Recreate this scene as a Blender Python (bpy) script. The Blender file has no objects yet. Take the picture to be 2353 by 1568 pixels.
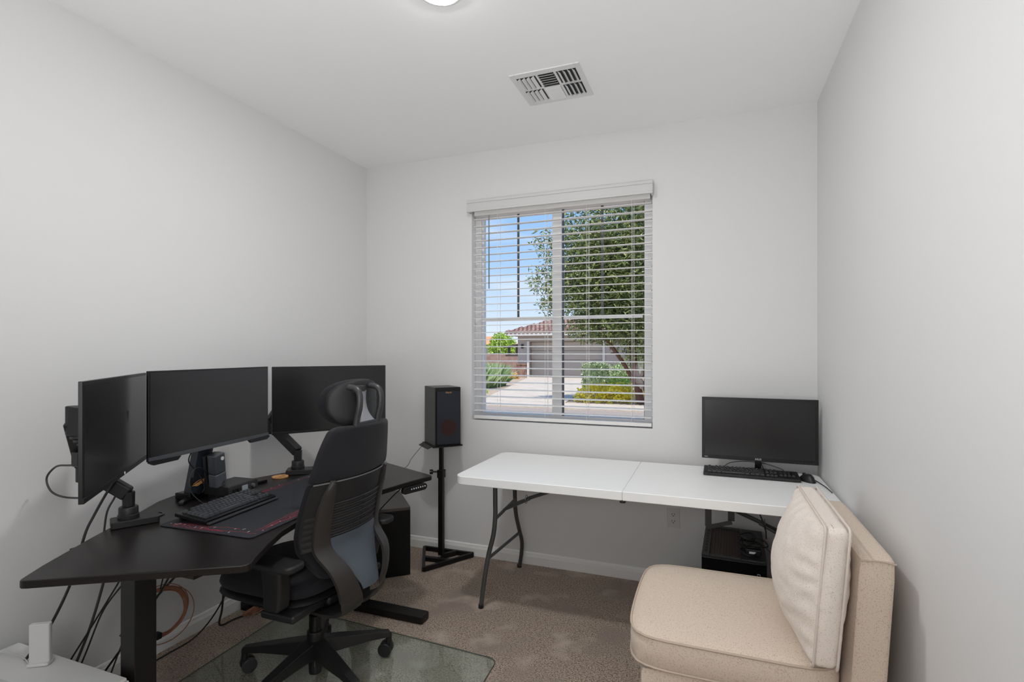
import bpy, bmesh, math, random
from mathutils import Vector, Matrix, noise
random.seed(7)
R = math.radians
SC = bpy.context.scene
COL = SC.collection
W_PX, H_PX = 2353, 1568

# ---------------------------------------------------------------- camera
CAM_H = 1.389
cd = bpy.data.cameras.new('camera'); cam = bpy.data.objects.new('camera', cd); COL.objects.link(cam)
cam.location = (0, 0, CAM_H); cam.rotation_euler = (R(90), 0, R(20.83))
cd.sensor_width = 36; cd.lens = 1202.7 / W_PX * 36
cd.shift_y = 25 / W_PX
cd.clip_start = .02; cd.clip_end = 500
SC.camera = cam

# ---------------------------------------------------------------- world, sun, exposure
SC.view_settings.view_transform = 'Standard'; SC.view_settings.look = 'None'
SC.view_settings.gamma = 1; SC.view_settings.exposure = .13
SC.view_settings.use_curve_mapping = False
wd = bpy.data.worlds.new('world'); SC.world = wd; wd.use_nodes = True
nt = wd.node_tree; nt.nodes.clear()
def N(t, ty, **kw):
    n = t.nodes.new(ty)
    for k, v in kw.items():
        if hasattr(n, k): setattr(n, k, v)
    return n
tc = N(nt, 'ShaderNodeTexCoord'); sx = N(nt, 'ShaderNodeSeparateXYZ'); cr = N(nt, 'ShaderNodeValToRGB')
nt.links.new(tc.outputs['Generated'], sx.inputs[0]); nt.links.new(sx.outputs['Z'], cr.inputs[0])
e = cr.color_ramp.elements
e[0].position = 0.0; e[0].color = (.74, .84, .95, 1)
e[1].position = .8; e[1].color = (.10, .25, .62, 1)
for p, c in ((.06, (.66, .79, .95, 1)), (.16, (.42, .64, .94, 1)), (.32, (.24, .48, .88, 1))):
    q = e.new(p); q.color = c
nz = N(nt, 'ShaderNodeTexNoise'); nz.inputs['Scale'].default_value = 3.5; nz.inputs['Detail'].default_value = 6
mp = N(nt, 'ShaderNodeMapping'); mp.inputs['Scale'].default_value = (1, 1, 5)
nt.links.new(tc.outputs['Generated'], mp.inputs[0]); nt.links.new(mp.outputs[0], nz.inputs[0])
cl = N(nt, 'ShaderNodeValToRGB'); cl.color_ramp.elements[0].position = .5; cl.color_ramp.elements[1].position = .72
cl.color_ramp.elements[1].color = (.55, .55, .55, 1)
nt.links.new(nz.outputs[0], cl.inputs[0])
mx = N(nt, 'ShaderNodeMix', data_type='RGBA'); mx.inputs[7].default_value = (.92, .94, .97, 1)
nt.links.new(cl.outputs[0], mx.inputs[0]); nt.links.new(cr.outputs[0], mx.inputs[6])
bg = N(nt, 'ShaderNodeBackground'); bg.inputs[1].default_value = 1.0
ow = N(nt, 'ShaderNodeOutputWorld')
nt.links.new(mx.outputs[2], bg.inputs[0]); nt.links.new(bg.outputs[0], ow.inputs[0])
sd = bpy.data.lights.new('sun', 'SUN'); sd.energy = 3.9; sd.angle = R(.6); sd.color = (1, .93, .81)
so = bpy.data.objects.new('sun', sd); COL.objects.link(so)
so.rotation_euler = Vector((.06, -.34, .92)).to_track_quat('Z', 'Y').to_euler()
# added spot behind the camera, standing in for a bounced flash: soft ceiling fill
fd = bpy.data.lights.new('bounce_fill', 'SPOT'); fd.energy = 95; fd.spot_size = R(145); fd.spot_blend = 1; fd.shadow_soft_size = .25; fd.color = (.97, .985, 1)
fl = bpy.data.objects.new('bounce_fill', fd); COL.objects.link(fl); fl.location = (-.70, -.30, 1.10)
fl.rotation_euler = Vector((-.12, -.60, -.80)).to_track_quat('Z', 'Y').to_euler()
fe = bpy.data.lights.new('fill_point', 'POINT'); fe.energy = 24; fe.shadow_soft_size = .22; fe.color = (.98, .99, 1)  # added point light behind the camera, brightens the lower walls
fm = bpy.data.objects.new('fill_point', fe); COL.objects.link(fm); fm.location = (-.30, -.35, 1.55)
LAMP = 296.0            # radiance of the ceiling lamp's diffuser
HALL_FILL = 60.0            # radiance of the added fill lamp in the unseen hallway
cy = SC.cycles
cy.max_bounces = 12; cy.diffuse_bounces = 8; cy.transparent_max_bounces = 32; cy.glossy_bounces = 4
cy.caustics_reflective = False; cy.caustics_refractive = False; cy.sample_clamp_indirect = 6
cy.use_denoising = True

# ---------------------------------------------------------------- materials
MATS = {}
def mat(name, col, rough=.5, metal=0, spec=.5, bump=None, mix=None, emit=None, sheen=0, coat=0, island=None):
    """bump=(scale, strength, detail), mix=(colour, scale, low, high), island=second colour picked per loose piece"""
    if name in MATS: return MATS[name]
    m = bpy.data.materials.new(name); MATS[name] = m; m.use_nodes = True
    t = m.node_tree; b = t.nodes['Principled BSDF']
    b.inputs['Base Color'].default_value = (*col, 1); b.inputs['Roughness'].default_value = rough
    b.inputs['Metallic'].default_value = metal; b.inputs['Specular IOR Level'].default_value = spec
    if sheen: b.inputs['Sheen Weight'].default_value = sheen
    if coat: b.inputs['Coat Weight'].default_value = coat; b.inputs['Coat Roughness'].default_value = .12
    tcn = N(t, 'ShaderNodeTexCoord')
    last = None
    if mix:
        lst = mix if isinstance(mix[0], (list, tuple)) and isinstance(mix[0][0], (list, tuple)) else [mix]
        for c2, sc, lo, hi in lst:
            n = N(t, 'ShaderNodeTexNoise'); n.inputs['Scale'].default_value = sc; n.inputs['Detail'].default_value = 3
            t.links.new(tcn.outputs['Object'], n.inputs[0])
            mr = N(t, 'ShaderNodeMapRange'); mr.inputs[1].default_value = lo; mr.inputs[2].default_value = hi
            t.links.new(n.outputs[0], mr.inputs[0])
            x = N(t, 'ShaderNodeMix', data_type='RGBA')
            x.inputs[6].default_value = (*col, 1); x.inputs[7].default_value = (*c2, 1)
            if last: t.links.new(last, x.inputs[6])
            t.links.new(mr.outputs[0], x.inputs[0]); last = x.outputs[2]
    if island:
        g = N(t, 'ShaderNodeNewGeometry'); x = N(t, 'ShaderNodeMix', data_type='RGBA')
        x.inputs[6].default_value = (*col, 1); x.inputs[7].default_value = (*island, 1)
        t.links.new(g.outputs['Random Per Island'], x.inputs[0]); last = x.outputs[2]
    if last: t.links.new(last, b.inputs['Base Color'])
    if bump:
        n = N(t, 'ShaderNodeTexNoise'); n.inputs['Scale'].default_value = bump[0]
        n.inputs['Detail'].default_value = bump[2] if len(bump) > 2 else 3
        bp = N(t, 'ShaderNodeBump'); bp.inputs['Strength'].default_value = bump[1]
        bp.inputs['Distance'].default_value = bump[3] if len(bump) > 3 else .002
        t.links.new(tcn.outputs['Object'], n.inputs[0]); t.links.new(n.outputs[0], bp.inputs['Height'])
        t.links.new(bp.outputs[0], b.inputs['Normal'])
    if emit:
        b.inputs['Emission Color'].default_value = (*emit[0], 1); b.inputs['Emission Strength'].default_value = emit[1]
    return m
def glass_mat(name, tint, gl=.06, rough=.0):
    if name in MATS: return MATS[name]
    m = bpy.data.materials.new(name); MATS[name] = m; m.use_nodes = True
    t = m.node_tree; t.nodes.clear()
    tr = N(t, 'ShaderNodeBsdfTransparent'); tr.inputs[0].default_value = (*tint, 1)
    g = N(t, 'ShaderNodeBsdfGlossy'); g.inputs['Roughness'].default_value = rough
    lw = N(t, 'ShaderNodeFresnel'); lw.inputs[0].default_value = 1.45
    ms = N(t, 'ShaderNodeMixShader'); o = N(t, 'ShaderNodeOutputMaterial')
    mu = N(t, 'ShaderNodeMath', operation='MULTIPLY'); mu.inputs[1].default_value = gl
    t.links.new(lw.outputs[0], mu.inputs[0]); t.links.new(mu.outputs[0], ms.inputs[0])
    t.links.new(tr.outputs[0], ms.inputs[1]); t.links.new(g.outputs[0], ms.inputs[2]); t.links.new(ms.outputs[0], o.inputs[0])
    return m
M = dict(
    wall=mat('wall_paint', (.705, .705, .705), .85, bump=(90, .12, 3, .001)),
    ceil=mat('ceiling_paint', (.90, .90, .90), .9, bump=(60, .12, 3, .001)),
    trim=mat('white_trim', (.78, .78, .77), .45),
    vinyl=mat('white_vinyl', (.74, .74, .745), .4),
    slat=mat('blind_slat', (.80, .79, .77), .45),
    carpet=mat('carpet', (.55, .445, .365), 1, spec=.1, bump=(150, 1.0, 4, .02),
               mix=[((.26, .205, .165), 120, .46, .60), ((.86, .72, .60), 170, .54, .68), ((.42, .345, .295), 3.2, .50, .68), ((.70, .59, .50), 5.5, .56, .74)]),
    black=mat('black_plastic', (.008, .008, .0085), .42, bump=(700, .05)),
    blackm=mat('black_metal', (.006, .005, .0047), .42, spec=.35, bump=(500, .06)),
    blackgloss=mat('black_gloss', (.004, .004, .0045), .22, spec=.4),
    dark=mat('dark_grey_plastic', (.028, .028, .030), .40, bump=(500, .05)),
    arm=mat('arm_grey_plastic', (.013, .013, .0135), .42, spec=.4, bump=(400, .05)),
    screen=mat('monitor_screen', (.010, .010, .0105), .24, spec=.5),
    bezel=mat('monitor_bezel', (.007, .007, .0075), .38, spec=.4),
    chin=mat('monitor_chin', (.055, .058, .064), .35),
    desk=mat('desk_laminate', (.0085, .0066, .0060), .30, spec=.32, bump=(900, .10, 2, .0006), mix=((.014, .012, .011), 300, .5, .7)),
    deskmat=mat('desk_mat_cloth', (.020, .022, .028), .75, spec=.35, bump=(1200, .2)),
    red=mat('mat_red_print', (.36, .03, .055), .7),
    white_print=mat('mat_white_print', (.62, .55, .58), .7),
    key=mat('keycap', (.050, .053, .060), .42),
    fabric=mat('chair_fabric', (.0135, .0135, .0165), .9, spec=.25, sheen=.08, bump=(1500, .3)),
    shell=mat('chair_shell', (.016, .016, .017), .50, spec=.35, bump=(900, .05)),
    shellb=mat('chair_lower_shell', (.065, .080, .098), .34, bump=(900, .05)),
    band=mat('chair_band', (.030, .027, .026), .42, spec=.4, bump=(900, .05)),
    chrome=mat('satin_metal', (.42, .42, .44), .3, metal=.9),
    sofa=mat('linen_weave', (.68, .57, .47), .95, spec=.2, sheen=.2, bump=(700, .5, 2, .0015),
             mix=[((.44, .35, .27), 260, .52, .72), ((.66, .57, .48), 420, .55, .75)]),
    pillow=mat('pillow_weave', (.80, .72, .65), .95, spec=.2, sheen=.2, bump=(700, .5, 2, .0015),
               mix=[((.52, .43, .35), 300, .55, .75)]),
    piping=mat('piping', (.50, .41, .33), .9), pipingp=mat('pillow_piping', (.66, .59, .53), .9),
    tabletop=mat('folding_table_plastic', (.88, .89, .89), .42, bump=(500, .15, 2, .0006)),
    tleg=mat('table_leg_metal', (.060, .062, .064), .42),
    speaker=mat('speaker_vinyl', (.060, .060, .058), .45, bump=(300, .15)),
    grille=mat('speaker_grille', (.010, .012, .020), .8),
    cone=mat('speaker_cone', (.032, .012, .011), .6, spec=.2),
    copper=mat('copper_logo', (.75, .36, .16), .3, metal=.5),
    cab=mat('cabinet_top', (.055, .048, .043), .42), cabf=mat('cabinet_front', (.004, .004, .004), .6, spec=.25),
    cork=mat('coaster_wood', (.56, .30, .11), .5, mix=((.22, .10, .03), 60, .5, .65)),
    wire=mat('orange_wire', (.30, .135, .080), .6), wireo=mat('yellow_orange_wire', (.50, .24, .07), .5),
    cable=mat('black_cable', (.012, .012, .012), .5), cableg=mat('grey_cable', (.045, .045, .043), .5),
    cablew=mat('white_cable', (.48, .48, .48), .5),
    white=mat('white_plastic', (.62, .62, .61), .4), whiteg=mat('light_grey_plastic', (.50, .50, .495), .45),
    valance=mat('valance_paint', (.60, .60, .595), .5), outlet=mat('outlet_plate', (.62, .62, .61), .4), slot=mat('outlet_slot', (.02, .02, .02), .6),
    label=mat('white_lettering', (.7, .7, .7), .5), vent=mat('vent_paint', (.72, .72, .72), .4),
    hole=mat('duct_dark', (.05, .05, .05), .8), rib=mat('brown_ribbing', (.050, .030, .026), .5),
    lamp=mat('lamp_diffuser', (.9, .9, .9), .5, emit=((1, .99, .972), LAMP)),
    hall=mat('hall_fill_diffuser', (.9, .9, .9), .5, emit=((1, .97, .93), HALL_FILL)),
)
M['pane'] = glass_mat('window_glass', (.985, .99, .99), .15)
M['chairmat'] = glass_mat('chair_mat_glass', (.962, .985, .972), .30, .04)
_t = M['chairmat'].node_tree; _d = N(_t, 'ShaderNodeBsdfDiffuse'); _d.inputs[0].default_value = (.62, .74, .66, 1)
_m = N(_t, 'ShaderNodeMixShader'); _m.inputs[0].default_value = .06; _o = [n for n in _t.nodes if n.type == 'OUTPUT_MATERIAL'][0]
_s = _o.inputs[0].links[0].from_socket; _t.links.new(_s, _m.inputs[1]); _t.links.new(_d.outputs[0], _m.inputs[2]); _t.links.new(_m.outputs[0], _o.inputs[0])

# ---------------------------------------------------------------- mesh builder
class MB:
    def __init__(s): s.bm = bmesh.new(); s.smooth = False
    def _add(s, vs, fs):
        v = [s.bm.verts.new(p) for p in vs]
        for f in fs:
            try: s.bm.faces.new([v[i] for i in f])
            except ValueError: pass
        return s
    def box(s, c, d, rot=None):
        x, y, z = (k / 2 for k in d)
        P = [Vector((a * x, b * y, g * z)) for g in (-1, 1) for b in (-1, 1) for a in (-1, 1)]
        if rot is not None: P = [rot @ p for p in P]
        c = Vector(c)
        return s._add([p + c for p in P], [(0, 2, 3, 1), (4, 5, 7, 6), (0, 1, 5, 4), (2, 6, 7, 3), (0, 4, 6, 2), (1, 3, 7, 5)])
    def bb(s, a, b):
        return s.box([(p + q) / 2 for p, q in zip(a, b)], [abs(q - p) for p, q in zip(a, b)])
    def prism(s, poly, z0, z1):
        n = len(poly)
        vs = [(x, y, z0) for x, y in poly] + [(x, y, z1) for x, y in poly]
        fs = [tuple(range(n))[::-1], tuple(range(n, 2 * n))] + [(i, (i + 1) % n, n + (i + 1) % n, n + i) for i in range(n)]
        return s._add(vs, fs)
    def extr(s, poly, off):
        n = len(poly); off = Vector(off); P = [Vector(p) for p in poly]
        return s._add(P + [p + off for p in P], [tuple(range(n))[::-1], tuple(range(n, 2 * n))] + [(i, (i + 1) % n, n + (i + 1) % n, n + i) for i in range(n)])
    def cyl(s, a, b, r0, r1=None, seg=20, cap=True):
        a, b = Vector(a), Vector(b); r1 = r0 if r1 is None else r1
        q = (b - a).to_track_quat('Z', 'Y').to_matrix()
        vs = [c + q @ Vector((r * math.cos(2 * math.pi * i / seg), r * math.sin(2 * math.pi * i / seg), 0)) for c, r in ((a, r0), (b, r1)) for i in range(seg)]
        fs = [(i, (i + 1) % seg, seg + (i + 1) % seg, seg + i) for i in range(seg)]
        if cap: fs += [tuple(range(seg))[::-1], tuple(range(seg, 2 * seg))]
        return s._add(vs, fs)
    def tube(s, pts, r, seg=8, closed=False, n=6, raw=False, flat=1):
        P = [Vector(p) for p in pts]
        if not raw: P = spline(P, n, closed)
        m = len(P); vs = []; up = Vector((0, 0, 1)); prev = None
        for i, p in enumerate(P):
            t = (P[(i + 1) % m] - P[i - 1]) if closed else (P[min(i + 1, m - 1)] - P[max(i - 1, 0)])
            t.normalize()
            if prev is None:
                prev = t.orthogonal().normalized()
            prev = (prev - t * prev.dot(t)).normalized(); b = t.cross(prev)
            for k in range(seg):
                a = 2 * math.pi * k / seg; vs.append(p + prev * r * math.cos(a) + b * r * flat * math.sin(a))
        fs = []
        for i in range(m if closed else m - 1):
            j = (i + 1) % m
            for k in range(seg): fs.append((i * seg + k, i * seg + (k + 1) % seg, j * seg + (k + 1) % seg, j * seg + k))
        if not closed: fs += [tuple(range(seg))[::-1], tuple(range((m - 1) * seg, m * seg))]
        s.smooth = True
        return s._add(vs, fs)
    def lathe(s, prof, c=(0, 0, 0), seg=32):
        c = Vector(c); n = len(prof)
        vs = [c + Vector((r * math.cos(2 * math.pi * k / seg), r * math.sin(2 * math.pi * k / seg), z)) for r, z in prof for k in range(seg)]
        fs = [(i * seg + k, i * seg + (k + 1) % seg, (i + 1) * seg + (k + 1) % seg, (i + 1) * seg + k) for i in range(n - 1) for k in range(seg)]
        fs += [tuple(range(seg))[::-1], tuple(range((n - 1) * seg, n * seg))]
        return s._add(vs, fs)
    def grid(s, fn, nu, nv, closed=False):
        vs = [fn(i / (nu - 1), j / (nv - 1)) for j in range(nv) for i in range(nu)]
        fs = [(j * nu + i, j * nu + i + 1, (j + 1) * nu + i + 1, (j + 1) * nu + i) for j in range(nv - 1) for i in range(nu - 1)]
        s.smooth = True
        return s._add(vs, fs)
    def slab(s, fn, thick, nu, nv):
        """closed shell: fn(u,v) gives the face, thick(u,v) a vector to the other face"""
        A = [Vector(fn(i / (nu - 1), j / (nv - 1))) for j in range(nv) for i in range(nu)]
        B = [a + Vector(thick(i / (nu - 1), j / (nv - 1))) for a, (j, i) in zip(A, ((j, i) for j in range(nv) for i in range(nu)))]
        o = nu * nv; fs = []
        for j in range(nv - 1):
            for i in range(nu - 1):
                q = (j * nu + i, j * nu + i + 1, (j + 1) * nu + i + 1, (j + 1) * nu + i)
                fs.append(q); fs.append(tuple(o + k for k in q[::-1]))
        ring = [i for i in range(nu)] + [j * nu + nu - 1 for j in range(1, nv)] + [(nv - 1) * nu + i for i in range(nu - 2, -1, -1)] + [j * nu for j in range(nv - 2, 0, -1)]
        for a, b in zip(ring, ring[1:] + ring[:1]): fs.append((b, a, o + a, o + b))
        s.smooth = True
        return s._add(A + B, fs)
    def sph(s, c, r, seg=16, rings=10, sc=(1, 1, 1)):
        c = Vector(c)
        m = Matrix.Translation(c) @ Matrix.Diagonal((r * sc[0], r * sc[1], r * sc[2], 1))
        bmesh.ops.create_uvsphere(s.bm, u_segments=seg, v_segments=rings, radius=1, matrix=m); s.smooth = True
        return s
    def done(s, name, material, bevel=0, seg=2, smooth=None, sub=0, base=None):
        bmesh.ops.recalc_face_normals(s.bm, faces=s.bm.faces)
        me = bpy.data.meshes.new(name)
        if base is not None: bmesh.ops.transform(s.bm, matrix=base, verts=s.bm.verts)
        s.bm.to_mesh(me); s.bm.free()
        me.materials.append(material)
        o = bpy.data.objects.new(name, me); COL.objects.link(o)
        sm = s.smooth if smooth is None else smooth
        if sm or bevel: me.polygons.foreach_set('use_smooth', [True] * len(me.polygons))
        if bevel:
            b = o.modifiers.new('bevel', 'BEVEL'); b.width = bevel; b.segments = seg; b.limit_method = 'ANGLE'; b.angle_limit = R(35)
            b.harden_normals = True
        elif sm:
            # keep hard creases hard
            try: me.set_sharp_from_angle(angle=R(42))
            except Exception: pass
        if sub:
            q = o.modifiers.new('sub', 'SUBSURF'); q.levels = q.render_levels = sub
        return o
def spline(P, n=6, closed=False):
    m = len(P)
    if m < 3: return P
    out = []
    rng = range(m) if closed else range(m - 1)
    for i in rng:
        a = P[i - 1] if (closed or i) else P[0] * 2 - P[1]
        b = P[i]; c = P[(i + 1) % m]
        d = P[(i + 2) % m] if (closed or i + 2 < m) else P[-1] * 2 - P[-2]
        for k in range(n):
            t = k / n
            out.append(.5 * ((2 * b) + (c - a) * t + (2 * a - 5 * b + 4 * c - d) * t * t + (3 * b - a - 3 * c + d) * t ** 3))
    if not closed: out.append(P[-1])
    return out
XF = {}
def tag(o, label=None, cat=None, group=None, kind=None):
    if label: o['label'] = label
    if cat: o['category'] = cat
    if group: o['group'] = group
    if kind: o['kind'] = kind
    return o
def thing(name, label, cat, loc=(0, 0, 0), rz=0, group=None):
    o = bpy.data.objects.new(name, None); COL.objects.link(o); o.empty_display_size = .1
    o.location = loc; o.rotation_euler = (0, 0, rz)
    XF[o] = Matrix.Translation(loc) @ Matrix.Rotation(rz, 4, 'Z')
    return tag(o, label, cat, group)
def part(name, mb, material, parent, world=False, label=None, **kw):
    """a part (parent = thing) or a sub-part (parent = part); world=True when the mesh was laid out in room coordinates"""
    X = XF[parent]
    o = mb.done(name, material, base=X.inverted() if world else None, **kw)
    o.parent = parent; XF[o] = X
    if label: o['label'] = label
    return o
def solo(name, mb, material, label, cat, group=None, kind=None, **kw):
    mb.bm.verts.ensure_lookup_table()
    V = [v.co for v in mb.bm.verts]
    c = Vector(((min(v.x for v in V) + max(v.x for v in V)) / 2, (min(v.y for v in V) + max(v.y for v in V)) / 2, min(v.z for v in V)))
    o = mb.done(name, material, base=Matrix.Translation(-c), **kw); o.location = c; XF[o] = Matrix.Translation(c)
    return tag(o, label, cat, group, kind)
def struct(name, mb, material, **kw):
    o = mb.done(name, material, **kw); XF[o] = Matrix.Identity(4); o['kind'] = 'structure'
    return o
def text(name, body, size, material, parent, matrix, extrude=.0004):
    c = bpy.data.curves.new(name, 'FONT'); c.body = body; c.size = size; c.extrude = extrude
    c.align_x = 'CENTER'; c.align_y = 'CENTER'; c.materials.append(material)
    tmp = bpy.data.objects.new('tmp_text', c); COL.objects.link(tmp)
    me = bpy.data.meshes.new_from_object(tmp.evaluated_get(bpy.context.evaluated_depsgraph_get()))
    bpy.data.objects.remove(tmp); bpy.data.curves.remove(c)
    me.name = name
    if not me.materials: me.materials.append(material)
    o = bpy.data.objects.new(name, me); COL.objects.link(o); o.parent = parent; o.matrix_local = matrix
    return o
def roundrect(cx, cy, w, h, r, n=5):
    out = []
    for sx_, sy_, a0 in ((1, 1, 0), (-1, 1, 90), (-1, -1, 180), (1, -1, 270)):
        for k in range(n + 1):
            a = R(a0 + 90 * k / n)
            out.append((cx + sx_ * (w / 2 - r) + r * math.cos(a), cy + sy_ * (h / 2 - r) + r * math.sin(a)))
    return out

# ---------------------------------------------------------------- the room
XL, XR, YB, YF, ZC = -2.392, .540, 3.25, -.60, 2.749
T = .15
struct('floor', MB().bb((XL - T, YF - 2.2, -.12), (XR + T, YB + T, 0)), M['carpet'])
struct('ceiling', MB().bb((XL - T, YF - 2.2, ZC), (XR + T, YB + T, ZC + .15)), M['ceil'])
struct('wall_left', MB().bb((XL - T, YF - T, 0), (XL, YB + T, ZC)), M['wall'])
struct('wall_right', MB().bb((XR, YF - T, 0), (XR + T, YB + T, ZC)), M['wall'])
WX0, WX1, WZ0, WZ1 = -1.531, -.330, .925, 2.37
struct('wall_back', MB().bb((XL, YB, 0), (WX0, YB + T, ZC)).bb((WX1, YB, 0), (XR, YB + T, ZC))
       .bb((WX0, YB, 0), (WX1, YB + T, WZ0)).bb((WX0, YB, WZ1), (WX1, YB + T, ZC)), M['wall'])
DX0, DX1 = -.75, .25      # doorway the photographer stands at
struct('wall_front', MB().bb((XL, YF - T, 0), (DX0, YF, ZC)).bb((DX1, YF - T, 0), (XR, YF, ZC)).bb((DX0, YF - T, 2.1), (DX1, YF, ZC)), M['wall'])
struct('trim_1', MB().bb((DX0 - .06, YF, 0), (DX0, YF + .015, 2.16)).bb((DX1, YF, 0), (DX1 + .06, YF + .015, 2.16)).bb((DX0, YF, 2.1), (DX1, YF + .015, 2.16)), M['trim'])
struct('wall_hall', MB().bb((XL - T, YF - 2.2, 0), (XR + T, YF - 2.05, ZC)).bb((XL - T, YF - 2.05, 0), (XL, YF - T, ZC)).bb((XR, YF - 2.05, 0), (XR + T, YF - T, ZC)), M['wall'])
def baseboard(name, a, b, nrm):
    a, b, nrm = Vector(a), Vector(b), Vector(nrm)
    prof = [(0, 0), (.014, 0), (.014, .052), (.0115, .055), (.0115, .059), (.009, .062), (.009, .066), (.006, .074), (0, .078)]
    m = MB(); n = len(prof)
    vs = [p + nrm * x + Vector((0, 0, z)) for p in (a, b) for x, z in prof]
    m._add(vs, [tuple(range(n)), tuple(range(n, 2 * n))[::-1]] + [(i, (i + 1) % n, n + (i + 1) % n, n + i) for i in range(n)])
    struct(name, m, M['trim'])
baseboard('baseboard_back', (XL, YB, 0), (XR, YB, 0), (0, -1, 0))
baseboard('baseboard_left', (XL, YF, 0), (XL, YB, 0), (1, 0, 0))
baseboard('baseboard_right', (XR, YF, 0), (XR, YB, 0), (-1, 0, 0))

# window in the back wall
wn = struct('window_1', MB().bb((WX0, YB + .07, WZ0), (-1.49, YB + T, WZ1)).bb((-.386, YB + .07, WZ0), (WX1, YB + T, WZ1))
            .bb((-1.49, YB + .07, WZ0), (-.386, YB + T, WZ0 + .045)).bb((-1.49, YB + .07, WZ1 - .04), (-.386, YB + T, WZ1)), M['vinyl'])
def wpart(name, mb, m): return part(name, mb, m, wn)
wpart('mullion', MB().bb((-.975, YB + .066, WZ0 + .045), (-.915, YB + .13, WZ1 - .04)), M['vinyl'])
wpart('sash_frame', MB().bb((-1.49, YB + .085, WZ0 + .045), (-1.478, YB + .11, WZ1 - .04)).bb((-.984, YB + .085, WZ0 + .045), (-.975, YB + .11, WZ1 - .04)), M['trim'])
wpart('sash_frame', MB().bb((-.911, YB + .085, WZ0 + .045), (-.908, YB + .11, WZ1 - .04)).bb((-.390, YB + .085, WZ0 + .045), (-.386, YB + .11, WZ1 - .04)), M['black'])
wpart('pane', MB().bb((-1.478, YB + .096, WZ0 + .045), (-.984, YB + .1, WZ1 - .04)), M['pane'])
wpart('pane', MB().bb((-.908, YB + .096, WZ0 + .045), (-.398, YB + .1, WZ1 - .04)), M['pane'])
mg = mat('muntin_grey', (.10, .10, .095), .5)
wpart('muntin', MB().bb((-1.232, YB + .088, 1.62), (-1.218, YB + .095, WZ1 - .04)), mg)
wpart('muntin', MB().bb((-.660, YB + .088, 1.62), (-.644, YB + .095, WZ1 - .04)), mg)
wpart('muntin', MB().bb((-1.478, YB + .087, 1.600), (-.984, YB + .095, 1.622)), M['trim'])
wpart('muntin', MB().bb((-.908, YB + .087, 1.603), (-.398, YB + .095, 1.625)), M['trim'])

# venetian blind
bl = thing('window_blind', 'white horizontal slat blind lowered over the window with slats held open', 'blind', (-.93, YB, .93))
part('valance', MB().bb((-1.543, YB - .055, 2.332), (-.324, YB - .043, 2.408)).bb((-1.543, YB - .058, 2.332), (-.324, YB - .055, 2.347))
     .bb((-1.543, YB - .060, 2.390), (-.324, YB - .055, 2.408)).bb((-1.543, YB - .043, 2.332), (-1.531, YB - .001, 2.408)).bb((-.336, YB - .043, 2.332), (-.324, YB - .001, 2.408)),
     M['valance'], bl, world=True, bevel=.002)
part('headrail', MB().bb((-1.515, YB + .005, 2.318), (-.345, YB + .055, 2.365)), M['slat'], bl, world=True)
nsl = 28; pitch = (2.296 - .990) / (nsl - 1)
sl0 = None
for i in range(nsl):
    zz = .990 + pitch * i
    if sl0 is None:
        def slatfn(u, v):
            y = -.025 + .05 * u
            return Vector((-.59 + 1.18 * v, y, .0022 * (1 - (y / .025) ** 2) + y * .06))
        sl0 = part('slat', MB().slab(slatfn, lambda u, v: (0, 0, -.0028), 6, 2), M['slat'], bl)
        o = sl0
    else:
        o = sl0.copy(); COL.objects.link(o); o.parent = bl
    o.location = (-.927 + .93, .030, zz - .93)
part('bottom_rail', MB().bb((-1.518, YB + .004, .934), (-.336, YB + .056, .956)), M['slat'], bl, world=True, bevel=.003)
for x in (-1.343, -1.008, -.735, -.455):
    m = MB()
    for dy in (.004, .056): m.cyl((x, YB + dy, .95), (x, YB + dy, 2.32), .0009, seg=6)
    m.cyl((x + .012, YB + .03, .95), (x + .012, YB + .03, 2.32), .0009, seg=6)
    part('ladder_cord', m, M['slat'], bl, world=True)
part('tilt_wand', MB().cyl((-1.400, YB - .008, 2.31), (-1.400, YB - .006, 1.815), .0042, seg=8), mat('clear_wand', (.12, .14, .15), .3), bl, world=True)

# ceiling vent
vt = thing('ceiling_vent', 'white stamped steel air vent set in the ceiling near the window', 'vent', (-.755, 2.566, ZC))
vw, vd = .176, .166
fr = MB()
for a, b in (((-vw, -vd, -.006), (-.150, vd, 0)), ((.150, -vd, -.006), (vw, vd, 0)), ((-.150, -vd, -.006), (.150, -.128, 0)), ((-.150, .128, -.006), (.150, vd, 0)),
             ((-.052, -.128, -.006), (-.040, .128, 0)), ((.040, -.128, -.006), (.052, .128, 0)), ((-.150, -.006, -.006), (-.052, .006, 0)), ((.052, -.006, -.006), (.150, .006, 0))):
    fr.bb(a, b)
part('frame', fr, M['vent'], vt, bevel=.0015)
part('duct', MB().bb((-.150, -.128, -.001), (.150, .128, -.0002)), M['hole'], vt)
for sx_ in (-1, 1):
    for sy_ in (-1, 1):
        for k in range(4):
            x = sx_ * (.064 + k * .0235); tilt = Matrix.Rotation(R(38 * sx_), 3, 'Y')
            part('louver', MB().box((x + sx_ * .004, sy_ * .067, -.010), (.0175, .118, .0012), tilt), M['vent'], vt)
for k in range(12):
    y = -.119 + k * .0215; tilt = Matrix.Rotation(R(-35 if k >= 6 else 35), 3, 'X')
    part('louver', MB().box((0, y, -.009), (.080, .018, .0012), tilt), M['vent'], vt)

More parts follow.
